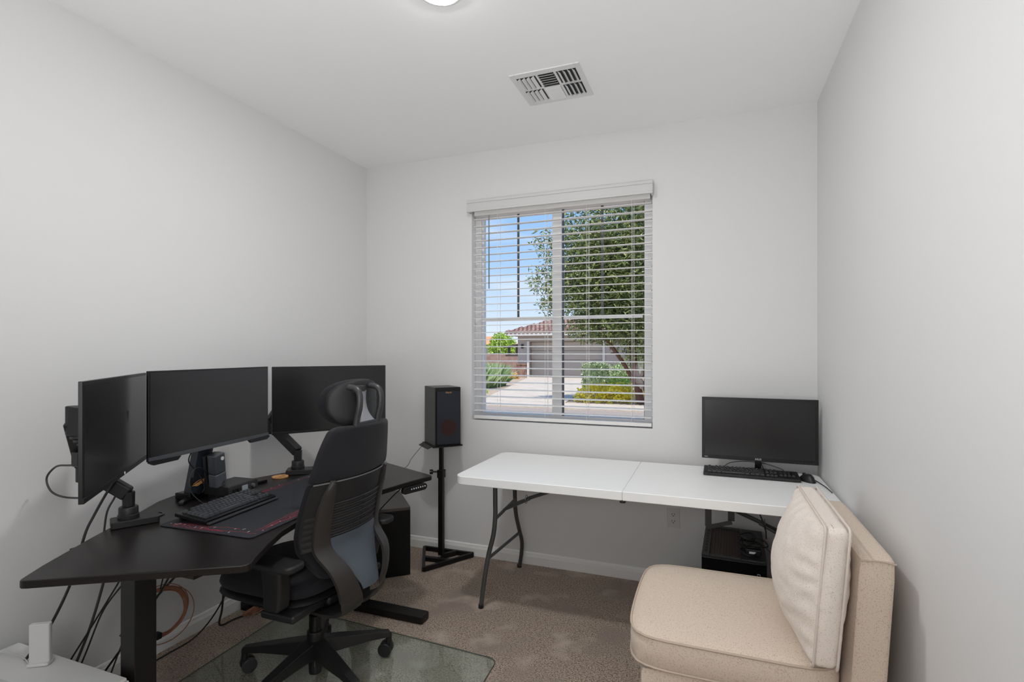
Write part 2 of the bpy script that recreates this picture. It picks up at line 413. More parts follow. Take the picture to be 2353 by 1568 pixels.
# ceiling lamp
lt = thing('ceiling_light', 'small round white ceiling light, switched on, at the top edge of the photo', 'ceiling light', (-.953, 1.742, ZC))
part('base_ring', MB().lathe([(.088, 0), (.088, -.004), (.080, -.008), (.0705, -.008), (.05, -.006), (.05, 0)]), M['trim'], lt, smooth=True)
part('lamp_shade', MB().lathe([(.070, -.0085), (.067, -.0105), (.05, -.0125), (.002, -.013)]), M['lamp'], lt, smooth=True)
hl = thing('ceiling_light', 'added round fill lamp in the unseen hallway beyond the doorway', 'ceiling light', (-.25, YF - 1.1, ZC))  # lamp added out of view to send fill light through the doorway
part('lamp_shade', MB().lathe([(.16, -.001), (.15, -.05), (.08, -.075), (.002, -.08)]), M['hall'], hl, smooth=True)

# outlet
ol = thing('wall_outlet', 'white duplex power outlet on the wall below the folding table', 'outlet', (-.210, YB, .403))
part('plate', MB().bb((-.036, -.006, -.058), (.036, -.0002, .058)), M['outlet'], ol, bevel=.002)
for dz in (-.020, .020):
    rc = part('receptacle', MB().prism(roundrect(0, 0, .034, .028, .010), 0, .002), M['white'], ol)
    rc.matrix_local = Matrix.Translation((0, -.006, dz)) @ Matrix.Rotation(R(90), 4, 'X')
    m = MB().bb((-.009, -.0095, dz - .002), (-.006, -.008, dz + .007)).bb((.006, -.0095, dz - .002), (.009, -.008, dz + .007)).cyl((0, -.0095, dz - .008), (0, -.008, dz - .008), .003, seg=8)
    part('slot', m, M['slot'], ol)

# ---------------------------------------------------------------- black wing-shaped standing desk
DZ = .74
dk = thing('standing_desk', 'large black wing-shaped standing desk along the left wall', 'desk', (-1.80, 1.77, 0))
outer = [(-1.834, .884), (-1.90, .978), (-2.03, 1.195), (-2.149, 1.415), (-2.245, 1.580), (-2.268, 1.66), (-2.272, 1.75), (-2.258, 1.86), (-2.220, 1.975), (-2.141, 2.211), (-2.02, 2.44), (-1.900, 2.665)]
inner = [(-1.365, 2.421), (-1.410, 2.27), (-1.447, 2.08), (-1.480, 1.93), (-1.497, 1.77), (-1.490, 1.62), (-1.455, 1.48), (-1.405, 1.37), (-1.345, 1.255), (-1.312, 1.205)]
def rc_corner(P, i, r):   # round one polygon corner
    a, b, c = (Vector((*P[k % len(P)], 0)) for k in (i - 1, i, i + 1))
    s = b + (a - b).normalized() * r; t = b + (c - b).normalized() * r
    return [tuple((s * (1 - k) ** 2 + b * 2 * k * (1 - k) + t * k * k)[:2]) for k in (0, .33, .66, 1)]
poly = outer + inner
nouter = len(outer)
corner = {0: .02, nouter - 1: .02, nouter: .02, len(poly) - 1: .03}
P2 = []
for i, p in enumerate(poly):
    P2 += rc_corner(poly, i, corner[i]) if i in corner else [p]
top = part('tabletop', MB().prism(P2, DZ - .024, DZ), M['desk'], dk, world=True, bevel=.004)
part('grommet', MB().lathe([(.037, 0), (.037, .003), (.030, .004), (.030, .0005), (.001, .0005)], (-2.068, 1.435, DZ + .0003)), M['dark'], dk, world=True, smooth=True)
def desk_leg(y, sgn):
    g = part('leg', MB().bb((-1.806, y - .036, .04), (-1.736, y + .036, DZ - .028)), M['blackm'], dk, world=True, bevel=.003)
    part('foot', MB().prism(roundrect(-1.70, y, .66, .078, .012), .004, .040), M['blackm'], g, world=True, bevel=.004)
    part('bracket', MB().bb((-2.05, y - .045, DZ - .040), (-1.46, y + .045, DZ - .0245)), M['blackm'], g, world=True)
desk_leg(1.180, -1); desk_leg(2.355, 1)
part('crossbeam', MB().bb((-1.80, 1.22, DZ - .065), (-1.742, 2.31, DZ - .025)), M['blackm'], dk, world=True)
part('cable_tray', MB().bb((-1.70, 1.24, DZ - .05), (-1.52, 1.42, DZ - .025)), M['black'], dk, world=True)
a = math.atan2(2.376 - 2.221, -1.37 + 1.423)
cp = part('control_panel', MB().prism(roundrect(0, 0, .155, .034, .0165), -.012, .008), M['black'], dk, bevel=.002)
Mx = XF[dk].inverted() @ Matrix.Translation((-1.403, 2.300, DZ - .043)) @ Matrix.Rotation(a, 4, 'Z') @ Matrix.Rotation(R(90), 4, 'X')
cp.matrix_local = Mx
for k in range(7):
    b = part('button', MB().prism(roundrect(-.025 + k * .0145, .003, .006, .007, .002, 2), .008, .0092), M['label'] if k else M['white'], cp)
# desk mat
def q2(u, v, z=0):   # u along the long side 0..1, v from back to front 0..1
    A, B, C_, D_ = Vector((-1.925, 1.352)), Vector((-1.490, 1.372)), Vector((-1.550, 2.270)), Vector((-1.985, 2.250))
    p = (A * (1 - v) + B * v) * (1 - u) + (D_ * (1 - v) + C_ * v) * u
    return Vector((p.x, p.y, z))
dm = thing('desk_mat', 'black cloth desk mat with red circuit lines around its border', 'desk mat', (-1.74, 1.81, DZ))
c4 = [tuple(q2(u, v)[:2]) for u, v in ((0, 0), (0, 1), (1, 1), (1, 0))]
P2 = []
for i in range(4): P2 += rc_corner(c4, i, .02)
part('cloth', MB().prism(P2, DZ + .0006, DZ + .0040), M['deskmat'], dm, world=True, bevel=.001)
def track(mb, pts, w, z):
    for (u0, v0), (u1, v1) in zip(pts, pts[1:]):
        a, b = q2(u0, v0, z), q2(u1, v1, z); d = (b - a)
        if d.length < 1e-6: continue
        n = Vector((-d.y, d.x, 0)).normalized() * w / 2
        mb._add([a - n, b - n, b + n, a + n], [(0, 1, 2, 3)])
rg = random.Random(5); red = MB(); wht = MB(); zt = DZ + .0046
for side in range(3):
    for ln in range(7):
        off = .035 + .012 * ln + rg.random() * .006; s = .03 + rg.random() * .25
        pts = []
        while s < .97:
            pts.append((s, off)); s2 = s + .02 + rg.random() * .07; pts.append((min(s2, .97), off))
            j = rg.choice((-1, 1)) * .014; s = s2 + .012; off = min(max(off + j, .025), .14)
            if rg.random() < .10: break
        if side == 0: tr = [(s_, 1 - o_) for s_, o_ in pts]
        elif side == 1: tr = [(o_ * .48, s_) for s_, o_ in pts if True]
        else: tr = [(s_, o_ * .8) for s_, o_ in pts]
        track(red, tr, .0019, zt)
for k in range(46):
    u, v = rg.random() * .96 + .02, rg.random()
    if k < 22: v = 1 - (.03 + rg.random() * .10)
    elif k < 34: v = .03 + rg.random() * .07
    else: u, v = .015 + rg.random() * .05, rg.random() * .9 + .05
    l = .004 + rg.random() * .009
    track(wht, [(u, v), (u + l, v + rg.choice((0, 0, .012)))], .0035, zt + .0003)
part('red_pattern', red, M['red'], dm, world=True, label='red circuit lines printed along the border')
part('white_marks', wht, M['white_print'], dm, world=True, label='small white dashes in the printed border')

# coaster and cup ring
solo('coaster', MB().cyl((-2.085, 2.105, DZ + .0005), (-2.085, 2.105, DZ + .006), .040, seg=28), M['cork'], 'round orange wooden coaster at the back of the black desk', 'coaster', bevel=.001)
# mouse at the right end of the desk mat, small black stand behind the chair
def mouse(name, label, c, rz, s=1, z=0):
    t = thing(name, label, 'mouse', c, rz)
    def body(u, v):
        a = 2 * math.pi * u; r = math.sin(min(v, .999) * math.pi / 2); hx = .058 * s * r * math.cos(a); hy = .031 * s * r * math.sin(a) * (1 + .12 * math.cos(a))
        return Vector((hx, hy, .001 + .034 * s * (1 - r ** 3) * (1 - .35 * hx / .06)))
    part('body', MB().grid(body, 28, 9).prism([(.058 * s * math.cos(k / 14 * math.pi), .031 * s * math.sin(k / 14 * math.pi) * (1 + .12 * math.cos(k / 14 * math.pi))) for k in range(28)], .0004, .003), M['black'], t)
    w = part('scroll_wheel', MB().cyl((.030 * s, -.004, .024 * s), (.030 * s, .004, .024 * s), .010 * s, seg=14), M['dark'], t)
    part('button', MB().bb((-.006, -.0306 * s, .012), (.016, -.0285 * s, .019)), M['dark'], t)
    return t
mouse('computer_mouse', 'black computer mouse on the far end of the circuit-pattern desk mat', (-1.845, 2.110, DZ + .0045), R(160))

# keyboards
def keyboard(name, label, loc, rz, L, D, layout, tilt, kmat, rest=0):
    t = thing(name, label, 'keyboard', loc, rz)
    X = Matrix.Rotation(tilt, 4, 'X')
    b = part('case', MB().bb((-L / 2, -D / 2, .004), (L / 2, D / 2, .018)), M['blackgloss'] if rest else M['black'], t, bevel=.003)
    b.matrix_local = X
    if rest:
        w = part('front_bar', MB().bb((-L / 2, -D / 2 - rest, .004), (L / 2, -D / 2 - .001, .012)), M['dark'], t, bevel=.003); w.matrix_local = X
        for sx_ in (-1, 1):
            part('flip_foot', MB().bb((sx_ * L * .42 - .015, D / 2 - .02, -.0090), (sx_ * L * .42 + .015, D / 2 - .010, .004 + math.sin(tilt) * D / 2)), M['black'], t)
    cache = {}; n = 0
    for (x, y, w, h) in layout:
        if (w, h) not in cache:
            bx = MB(); a, c = w / 2 - .0012, h / 2 - .0012; i2 = .0025
            bx._add([(-a, -c, 0), (a, -c, 0), (a, c, 0), (-a, c, 0), (-a + i2, -c + i2, .0085), (a - i2, -c + i2, .0085), (a - i2, c - i2, .0085), (-a + i2, c - i2, .0085)],
                    [(0, 3, 2, 1), (4, 5, 6, 7), (0, 1, 5, 4), (1, 2, 6, 5), (2, 3, 7, 6), (3, 0, 4, 7)])
            o = part('key', bx, kmat, t); cache[(w, h)] = o
        else:
            o = cache[(w, h)].copy(); COL.objects.link(o); o.parent = t
        o.matrix_local = X @ Matrix.Translation((x, y, .0182)); n += 1
    return t
def layout(full):
    u = .0183; out = []; rows = []
    rows.append([1] * 1 + [-.9] + [1] * 4 + [-.45] + [1] * 4 + [-.45] + [1] * 4)
    rows.append([1] * 13 + [2]); rows.append([1.5] + [1] * 12 + [1.5]); rows.append([1.75] + [1] * 11 + [2.25])
    rows.append([2.25] + [1] * 10 + [2.75]); rows.append([1.25] * 3 + [6.25] + [1.25] * 4)
    H = len(rows); y = 2.75 * u
    for ri, row in enumerate(rows):
        x = 0
        for w in row:
            if w > 0: out.append((x * u + w * u / 2, y, round(w * u, 5), u))
            x += abs(w)
        y -= u * (1.25 if ri == 0 else 1)
    for k in range(3):
        for yy in (2.75, 1.5, .5): out.append((15.3 * u + (k + .5) * u, yy * u, u, u))
        out.append((15.3 * u + (k + .5) * u, -2.5 * u, u, u))
    out.append((16.8 * u, -1.5 * u, u, u))
    tot = 18.3
    if full:
        for j, yy in enumerate((1.5, .5, -.5, -1.5)):
            for k in range(3): out.append((18.7 * u + (k + .5) * u, yy * u, u, u))
        out.append((21.7 * u + .5 * u, 0, u, 4 * u)); tot = 22.7
    return [(x - tot * u / 2, yy + .001, w, h) for x, yy, w, h in out]
ky = thing  # noqa
keyboard('keyboard', 'black mechanical keyboard with a front bar, lying on the desk mat', (-1.838, 1.583, DZ + .0135), R(95.5), .370, .148, layout(False), R(7), M['key'], rest=.016)
keyboard('keyboard', 'thin black full-size keyboard on the white table below the small monitor', (.190, 3.005, DZ + .002), R(-1), .455, .155, layout(True)[:100], R(3), M['black'])

# ---------------------------------------------------------------- monitors
def monitor(name, label, P, Q, z0, z1, bez=.006, chin=.018, chinmat='bezel', thick=.030, tilt=0, curve=0):
    """P, Q = left and right front corners as the camera sees them"""
    P, Q = Vector((*P, 0)), Vector((*Q, 0)); L = (Q - P).length; rz = math.atan2(Q.y - P.y, Q.x - P.x)
    t = thing(name, label, 'monitor', ((P.x + Q.x) / 2, (P.y + Q.y) / 2, z0), rz)   # local x right, -y towards viewer
    Hh = z1 - z0; w = L / 2
    def arc(x): return -curve * (1 - (x / w) ** 2) if curve else 0
    def fr(u, v): x = -w + L * u; return Vector((x, -arc(x) * -1 * -1, Hh * v))
    part('housing', MB().slab(fr, lambda u, v: (0, thick * .35, 0), 13, 2).bb((-w * .72, thick * .34, Hh * .10), (w * .72, thick, Hh * .86)), M['bezel'], t, smooth=False, bevel=.0015)
    def sc(u, v): x = -w + bez + (L - 2 * bez) * u; return Vector((x, -arc(x) * -1 * -1 - .0012, chin + (Hh - chin - bez) * v))
    part('screen', MB().slab(sc, lambda u, v: (0, .001, 0), 13, 2), M['screen'], t, smooth=False)
    part('chin', MB().bb((-w, -.003 - (curve * .2), 0), (w, .004, chin)), M[chinmat], t, bevel=.001)
    return t
ml = monitor('monitor', 'left monitor of the desk trio, turned sideways on a black arm', (-1.622, .929), (-2.083, 1.417), .967, 1.307, .010, .015)
part('logo', MB().cyl((.04, -.0045, .007), (.04, -.0030, .007), .005, seg=14), M['label'], ml)
mm = monitor('monitor', 'middle monitor of the desk trio on its own splayed stand', (-1.957, 1.339), (-2.035, 1.978), .977, 1.317, .006, .016, 'chin')
part('corner_fin', MB().extr([(-.322, -.008, .004), (-.322, -.008, -.004), (-.305, -.008, -.014), (-.20, -.008, -.014), (-.185, -.008, 0)], (0, .012, 0)), M['bezel'], mm)
part('corner_fin', MB().extr([(.322, -.008, .004), (.322, -.008, -.004), (.305, -.008, -.014), (.20, -.008, -.014), (.185, -.008, 0)], (0, .012, 0)), M['bezel'], mm)
mr_ = monitor('monitor', 'right monitor of the desk trio, behind the office chair headrest', (-2.163, 2.128), (-1.798, 2.625), .950, 1.310, .005, .012)
# stand of the middle monitor
part('stand_neck', MB().slab(lambda u, v: Vector((-2.135 + .10 * v * 1.0 + .012 * math.sin(u * math.pi), 1.675 - .036 + .072 * u, .745 + .38 * v)), lambda u, v: (-.040, 0, 0), 7, 6), mat('stand_blue_black', (.022, .028, .038), .32), mm, world=True)
st = part('stand_foot', MB().prism([(-2.10, 1.56), (-2.085, 1.575), (-2.145, 1.700), (-2.205, 1.700)], DZ + .0006, DZ + .014), M['blackgloss'], mm, world=True, bevel=.003)
part('stand_foot', MB().prism([(-2.145, 1.700), (-2.062, 2.000), (-2.080, 2.008), (-2.205, 1.700)], DZ + .0006, DZ + .014), M['blackgloss'], mm, world=True, bevel=.003)
part('stand_base', MB().prism([(-2.12, 1.63), (-2.12, 1.73), (-2.20, 1.74), (-2.20, 1.62)], DZ + .0006, DZ + .030), M['blackgloss'], mm, world=True, bevel=.004)
part('mount_bracket', MB().bb((-.04, .024, .10), (.04, .075, .18)), M['dark'], mm)

def seg_arm(mb, pts, w, h):
    """box-section arm through points"""
    for a, b in zip(pts, pts[1:]):
        a, b = Vector(a), Vector(b); d = b - a
        q = d.to_track_quat('X', 'Z').to_matrix()
        mb.box((a + b) / 2, (d.length, w, h), q)
    return mb
def monitor_arm(label, base, fold, elbow, head, bdir):
    t = thing('monitor_mount', label, 'monitor arm', (base[0], base[1], DZ), bdir)
    I = XF[t].inverted()
    part('clamp_base', MB().prism(roundrect(.020, 0, .150, .085, .008), .0006, .026), M['arm'], t, bevel=.003)
    part('collar', MB().lathe([(.034, .0265), (.034, .040), (.0315, .042), (.031, .066), (.029, .069), (.001, .069)]), M['arm'], t, smooth=True)
    B = Vector((base[0], base[1], DZ + .069))
    part('post', MB().cyl(B, B + Vector((0, 0, .055)), .0205, .0215, seg=8), M['arm'], t, world=True, bevel=.002)
    F = B + Vector((0, 0, .046))
    la = part('lower_arm', seg_arm(MB(), [F, fold], .042, .052), M['arm'], t, world=True, bevel=.008)
    j = MB().cyl(Vector(fold) - Vector((0, 0, .045)), Vector(fold) + Vector((0, 0, .045)), .026, seg=16)
    part('elbow_joint', j, M['black'], t, world=True, bevel=.003)
    part('upper_arm', seg_arm(MB(), [Vector(fold) + Vector((0, 0, .02)), elbow], .044, .060), M['arm'], t, world=True, bevel=.006)
    part('tilt_joint', MB().cyl(Vector(elbow) - Vector((0, 0, .05)), Vector(elbow) + Vector((0, 0, .05)), .022, seg=16), M['black'], t, world=True, bevel=.003)
    part('mount_head', seg_arm(MB(), [elbow, head], .05, .10), M['black'], t, world=True, bevel=.004)
    return t
monitor_arm('black jointed monitor arm clamped to the desk under the left monitor', (-2.045, 1.325), (-2.145, 1.235, .960), (-2.085, 1.165, 1.150), (-1.905, 1.215, 1.135), R(60))
monitor_arm('black jointed monitor arm clamped to the desk behind the wooden coaster', (-2.062, 2.205), (-2.255, 2.215, .985), (-2.215, 2.30, 1.145), (-2.06, 2.38, 1.13), R(35))
part_k = [o for o in bpy.data.objects if o.name.startswith('monitor_mount')][0]
for k in range(5):
    part('ridge', MB().cyl((-2.082 + .003 * k, 1.174 + .006 * k, 1.098 - .013 * k), (-2.082 + .003 * k, 1.174 + .006 * k, 1.108 - .013 * k), .030 - .003 * k, seg=16), M['dark'], part_k, world=True, bevel=.001)
part('elbow_cap', MB().box((-2.075, 1.172, 1.150), (.05, .05, .060)), M['black'], part_k, world=True, bevel=.008)
part('lower_knuckle', MB().box((-2.088, 1.192, 1.010), (.045, .045, .055)), M['black'], part_k, world=True, bevel=.008)

# microphone, interface and wires behind the keyboard
mc = thing('microphone', 'black box-shaped desktop microphone leaning in front of the middle monitor stand', 'microphone', (-2.03, 1.690, DZ))
tm = Matrix.Translation((0, 0, .12)) @ Matrix.Rotation(R(5), 4, 'Z') @ Matrix.Rotation(R(10), 4, 'X') @ Matrix.Rotation(R(5), 4, 'Y')
def tilted(name, mb, m, **kw):
    o = part(name, mb, m, mc, **kw); o.matrix_local = tm; return o
bd = tilted('body', MB().prism(roundrect(0, 0, .046, .060, .010), .0, .085), mat('mic_body', (.045, .050, .058), .35), bevel=.004)
tilted('base_cap', MB().prism(roundrect(0, 0, .047, .061, .010), -.062, -.002), mat('mic_cap', (.075, .080, .090), .35), bevel=.005)
tilted('back_cradle', MB().bb((-.040, -.034, -.055), (-.024, .034, .080)), M['black'], bevel=.004)
tilted('power_button', MB().cyl((.0232, .010, .064), (.0250, .010, .064), .0085, seg=16), M['white'])
tilted('side_knob', MB().cyl((0, .030, -.004), (0, .038, -.004), .008, seg=14), M['black'])
tilted('emblem', MB().extr([(.0239, -.006, -.052), (.0239, .012, -.050), (.0239, .010, -.036), (.0239, .004, -.044)], (.0008, 0, 0)), M['slot'])
part('stem', MB().cyl((0, 0, .004), (0, 0, .07), .004, seg=10), M['black'], mc)
part('foot', MB().cyl((0, 0, .0006), (0, 0, .006), .03, seg=20), M['black'], mc)
ai = thing('docking_station', 'flat black docking station with front knobs and ports behind the keyboard', 'dock', (-2.045, 1.75, DZ), R(93))
part('body', MB().bb((-.065, -.075, .016), (.105, .060, .058)), M['black'], ai, bevel=.004)
part('front_panel', MB().bb((-.062, -.078, .018), (.102, -.0752, .056)), M['dark'], ai)
part('display', MB().bb((.010, -.0798, .026), (.042, -.0782, .048)), mat('grey_display', (.30, .34, .37), .3), ai)
for x in (-.035, -.012, .070): part('knob', MB().cyl((x, -.088, .038), (x, -.0782, .038), .008, seg=16), M['black'] if x < 0 else M['chrome'], ai)
for x in (-.05, .09): part('foot', MB().bb((x - .01, -.05, .0006), (x + .01, .04, .0158)), M['black'], ai)

def tube_thing(name, pts, r, m, label, cat='cable', n=8, seg=8, closed=False):
    return solo(name, MB().tube(pts, r, seg, closed, n), m, label, cat)
mb = MB(); rg = random.Random(3)
for k in range(7):
    a = Vector((-2.090, 1.618 + .003 * k, DZ + .070 + .003 * (k % 3))); b = Vector((-2.078, 1.668 + .003 * k, DZ + .085 + .004 * (k % 4)))
    c = (a + b) / 2 + Vector((rg.uniform(-.004, .008), rg.uniform(-.01, .01), rg.uniform(-.012, .004)))
    mb.tube([a, c, b, b + Vector((.002, .012, .012 * rg.uniform(-1, 1.5)))], .0013, 6)
part('wire_tie', mb, M['wireo'], mm, world=True, label='orange wires twisted around the stand neck')
tube_thing('microphone_cable', [(-2.068, 1.625, 1.005), (-2.085, 1.608, .955), (-2.085, 1.600, .915), (-2.080, 1.640, .86), (-2.07, 1.66, .80), (-2.075, 1.655, .775)], .0026, M['cable'], 'thin black cable hanging down the left side of the monitor stand')
tube_thing('looping_cable', [(-2.05, 1.655, .855), (-2.035, 1.618, .892), (-2.030, 1.580, .893), (-2.025, 1.555, .850), (-2.015, 1.560, .800), (-1.995, 1.585, .760), (-1.985, 1.600, .7465)], .0024, M['cable'], 'thin black cable arching up beside the monitor stand and down behind the keyboard')
solo('cable_connector', MB().box((-2.083, 1.607, .832), (.012, .014, .034)), M['black'], 'small black plug on the cable beside the middle monitor stand', 'connector', bevel=.003)

# cables from the left monitor
tube_thing('looping_cable', [(-2.085, 1.195, .985), (-2.175, 1.200, .978), (-2.275, 1.215, .962), (-2.325, 1.212, .917), (-2.302, 1.214, .869), (-2.249, 1.231, .847), (-2.160, 1.262, .845)], .0036, M['cableg'], 'grey cable looping out behind the left monitor near the wall')
tube_thing('monitor_cable', [(-2.03, 1.29, .945), (-2.06, 1.262, .88), (-2.075, 1.225, .80), (-2.066, 1.190, .742), (-2.065, 1.15, .60), (-2.10, 1.10, .45), (-2.15, 1.06, .355)], .0045, M['cable'], 'thick black cable running from the left monitor down behind the desk edge')
tube_thing('monitor_cable', [(-2.085, 1.330, .90), (-2.100, 1.310, .84), (-2.110, 1.290, .79), (-2.13, 1.29, .70)], .0036, M['cableg'], 'short grey cable behind the post of the left monitor arm')

# ---------------------------------------------------------------- cables below the desk
tube_thing('hanging_cable', [(-2.14, 1.33, .715), (-2.15, 1.31, .55), (-2.19, 1.28, .35), (-2.235, 1.235, .16), (-2.25, 1.215, .03)], .0048, M['cableg'], 'thick grey cable hanging under the desk between the printer and the desk leg')
tube_thing('hanging_cable', [(-2.05, 1.40, .712), (-2.09, 1.34, .55), (-2.15, 1.27, .38), (-2.22, 1.20, .20), (-2.26, 1.16, .05)], .0030, M['cable'], 'black cable slanting down to the printer, crossing the thick grey one')
tube_thing('hanging_cable', [(-2.00, 1.37, .712), (-2.06, 1.33, .54), (-2.13, 1.29, .42), (-2.16, 1.25, .28), (-2.19, 1.22, .16), (-2.21, 1.20, .04)], .0030, M['cable'], 'thin black cable with an S-bend left of the desk leg')
tube_thing('hanging_cable', [(-1.93, 1.50, .700), (-2.00, 1.45, .50), (-2.10, 1.40, .32), (-2.20, 1.33, .14), (-2.25, 1.28, .02)], .0040, M['cable'], 'black cable passing low behind the left desk leg')
tube_thing('hanging_cable', [(-2.16, 1.55, .70), (-2.15, 1.52, .55), (-2.17, 1.46, .40), (-2.20, 1.40, .22), (-2.24, 1.36, .05)], .0032, M['cableg'], 'grey cable hanging beside the orange cable coil')
tube_thing('hanging_cable', [(-1.95, 1.70, .708), (-2.02, 1.66, .60), (-2.10, 1.60, .48), (-2.16, 1.50, .36), (-2.21, 1.40, .25)], .0050, M['cable'], 'thick black cable running diagonally across the orange coil')
tube_thing('drooping_cable', [(-1.98, 1.55, .708), (-2.00, 1.57, .66), (-2.01, 1.62, .638), (-1.99, 1.68, .65), (-1.96, 1.72, .70)], .0042, M['cable'], 'black cable drooping in a short loop just below the desk')
tube_thing('hanging_cable', [(-1.93, 1.72, .705), (-2.02, 1.78, .52), (-2.16, 1.84, .28), (-2.25, 1.90, .12), (-2.30, 1.93, .02), (-2.30, 2.02, .008), (-2.27, 2.12, .008), (-2.27, 2.19, .010)], .0048, M['cable'], 'black cable dropping to the baseboard and turning to the power strip')
tube_thing('floor_cable', [(-1.95, 1.83, .70), (-2.08, 1.86, .42), (-2.22, 1.86, .16), (-2.30, 1.80, .03), (-2.325, 1.68, .006), (-2.32, 1.50, .006), (-2.28, 1.36, .006), (-2.24, 1.26, .006)], .0036, M['cable'], 'thin black cable running along the carpet beside the left baseboard')
rg = random.Random(9)
cb = MB()
for k in range(4):
    y = .012 * k; cb.tube([(-2.00 - .01 * k, 1.235 + y, .05 + .03 * k), (-2.10, 1.22 + y, .035), (-2.22, 1.195 + y, .015)], .003 + .001 * (k % 2), 6)
solo('cable_bundle', cb, M['cable'], 'black cables bunched on the carpet behind the printer', 'cables')
# orange coil
cc = Vector((-2.12, 1.505, .315))
ax = Vector((.93, -.30, .05)).normalized(); e1 = ax.orthogonal().normalized(); e2 = ax.cross(e1)
co = thing('cable_coil', 'coil of orange cable tied with two black straps below the desk', 'cable coil', tuple(cc))
ring = MB()
for k in range(9):
    r = .088 + .0045 * (k % 3) + rg.uniform(-.004, .004); o = cc + ax * (.005 * (k // 3 - 1)) + Vector((0, rg.uniform(-.004, .004), rg.uniform(-.004, .004)))
    ring.tube([o + (e1 * math.cos(a) + e2 * math.sin(a)) * r * (1 + .03 * math.sin(3 * a + k)) for a in [2 * math.pi * i / 12 for i in range(12)]], .0026, 6, True, 4)
part('loops', ring, M['wire'], co, world=True)
lo = MB()
for k in range(2):
    o = cc + Vector((0, .012 * k, .010 - .03 * k)); r = .100 + .012 * k
    lo.tube([o + (e1 * math.cos(a) + e2 * math.sin(a)) * r for a in [2 * math.pi * i / 12 for i in range(12)]], .002, 6, True, 4)
part('stray_loops', lo, M['wire'], co, world=True)
for a in (R(70), R(215)):
    d = e1 * math.cos(a) + e2 * math.sin(a)
    part('strap', MB().box(cc + d * .092, (.030, .026, .026)), M['black'], co, world=True, bevel=.005)
tube_thing('hanging_cable', [(-2.06, 1.51, .708), (-2.09, 1.51, .55), (-2.12, 1.50, .412)], .0028, M['cable'], 'thin black cable from which the orange coil hangs')
# power strip and wire bundle by the baseboard
ps = thing('power_strip', 'black power strip on the carpet against the left baseboard', 'power strip', (-2.335, 2.23, 0), R(90))
part('body', MB().bb((-.12, -.030, .001), (.16, .030, .045)), M['blackgloss'], ps, bevel=.003)
for k in range(4): part('socket', MB().bb((-.09 + k * .06, -.012, .0452), (-.065 + k * .06, .012, .047)), M['dark'], ps)
wb = MB()
for k in range(16):
    x = -2.285 + .010 * (k % 6); z = .006 + .006 * (k // 5)
    wb.tube([(x - .01, 2.07 + rg.uniform(-.02, .02), z), (x + rg.uniform(-.01, .02), 2.13, z + .012 + rg.uniform(0, .012)), (x + .02 + rg.uniform(-.02, .03), 2.22, z + .014 + rg.uniform(0, .02)), (x + .05 + rg.uniform(-.02, .05), 2.36, z + rg.uniform(0, .012))], .0028, 6)
solo('wire_bundle', wb, M['wire'], 'loose bundle of orange-brown wires beside the power strip', 'wires')
# black cabinet right of the chair
kb = thing('side_cabinet', 'low black cabinet on the carpet below the right end of the desk', 'cabinet', (-1.98, 2.95, 0), 0)
A, B, C_ = Vector((-1.749, 2.819, 0)), Vector((-1.866, 2.690, 0)), Vector((-2.060, 3.165, 0))
d1 = (C_ - A).normalized(); d2 = Vector((d1.y, -d1.x, 0)) * -1 if Vector((d1.y, -d1.x, 0)).dot(B - A) < 0 else Vector((d1.y, -d1.x, 0))
fx = [A, A + d1 * .42, A + d1 * .42 + d2 * .36, A + d2 * .36]
part('body', MB().prism([tuple(p[:2]) for p in fx], .004, .405), M['cabf'], kb, world=True, bevel=.002)
part('top_panel', MB().prism([tuple(p[:2]) for p in fx], .4055, .425), M['cab'], kb, world=True, bevel=.002)
tube_thing('control_cable', [(-1.445, 2.235, .705), (-1.50, 2.25, .66), (-1.60, 2.28, .57), (-1.66, 2.28, .50), (-1.70, 2.27, .47)], .0030, M['cable'], 'thin black cable running from the desk control panel behind the chair')

# ---------------------------------------------------------------- speaker on stand
ss = thing('speaker_stand', 'black metal speaker stand with an open triangular base on the carpet', 'stand', (-1.69, 3.10, 0))
F, Rr, Bk = Vector((-1.695, 2.885, .018)), Vector((-1.505, 3.215, .018)), Vector((-1.875, 3.205, .018))
m = MB(); seg_arm(m, [F, Rr, Bk, F], .020, .028)
part('base_frame', m, M['blackm'], ss, world=True, bevel=.002)
part('base_bar', seg_arm(MB(), [(-1.79, 3.05, .016), (-1.60, 3.06, .016)], .03, .026), M['blackm'], ss, world=True, bevel=.002)
part('base_bar', seg_arm(MB(), [(-1.69, 3.11, .018), (-1.63, 3.20, .018)], .025, .030), M['blackm'], ss, world=True, bevel=.002)
part('pole', MB().bb((-1.7065, 3.0935, .03), (-1.6735, 3.1265, .58)), M['blackm'], ss, world=True, bevel=.003)
part('upper_pole', MB().bb((-1.7025, 3.0975, .5805), (-1.6775, 3.1225, .772)), M['blackm'], ss, world=True, bevel=.002)
part('collar', MB().bb((-1.712, 3.088, .545), (-1.668, 3.132, .600)), M['blackm'], ss, world=True, bevel=.004)
part('knob', MB().cyl((-1.712, 3.105, .585), (-1.742, 3.09, .585), .006, seg=10).cyl((-1.742, 3.09, .585), (-1.762, 3.08, .585), .016, seg=14), M['black'], ss, world=True, bevel=.002)
SPR = R(48.3)
part('top_plate', MB().prism(roundrect(0, -.005, .205, .235, .01), .7725, .780), M['blackm'], ss, bevel=.001).matrix_local = Matrix.Translation((.01, .0, 0)) @ Matrix.Rotation(SPR, 4, 'Z')
part('edge_lip', MB().box((-.115, .01, .768), (.028, .19, .003), Matrix.Rotation(R(-25), 3, 'Y')), M['blackm'], ss).matrix_local = Matrix.Translation((.01, 0, 0)) @ Matrix.Rotation(SPR, 4, 'Z')
sp = thing('speaker', 'black bookshelf speaker with a copper logo standing on the tall stand', 'speaker', (-1.675, 3.10, .7805), SPR)
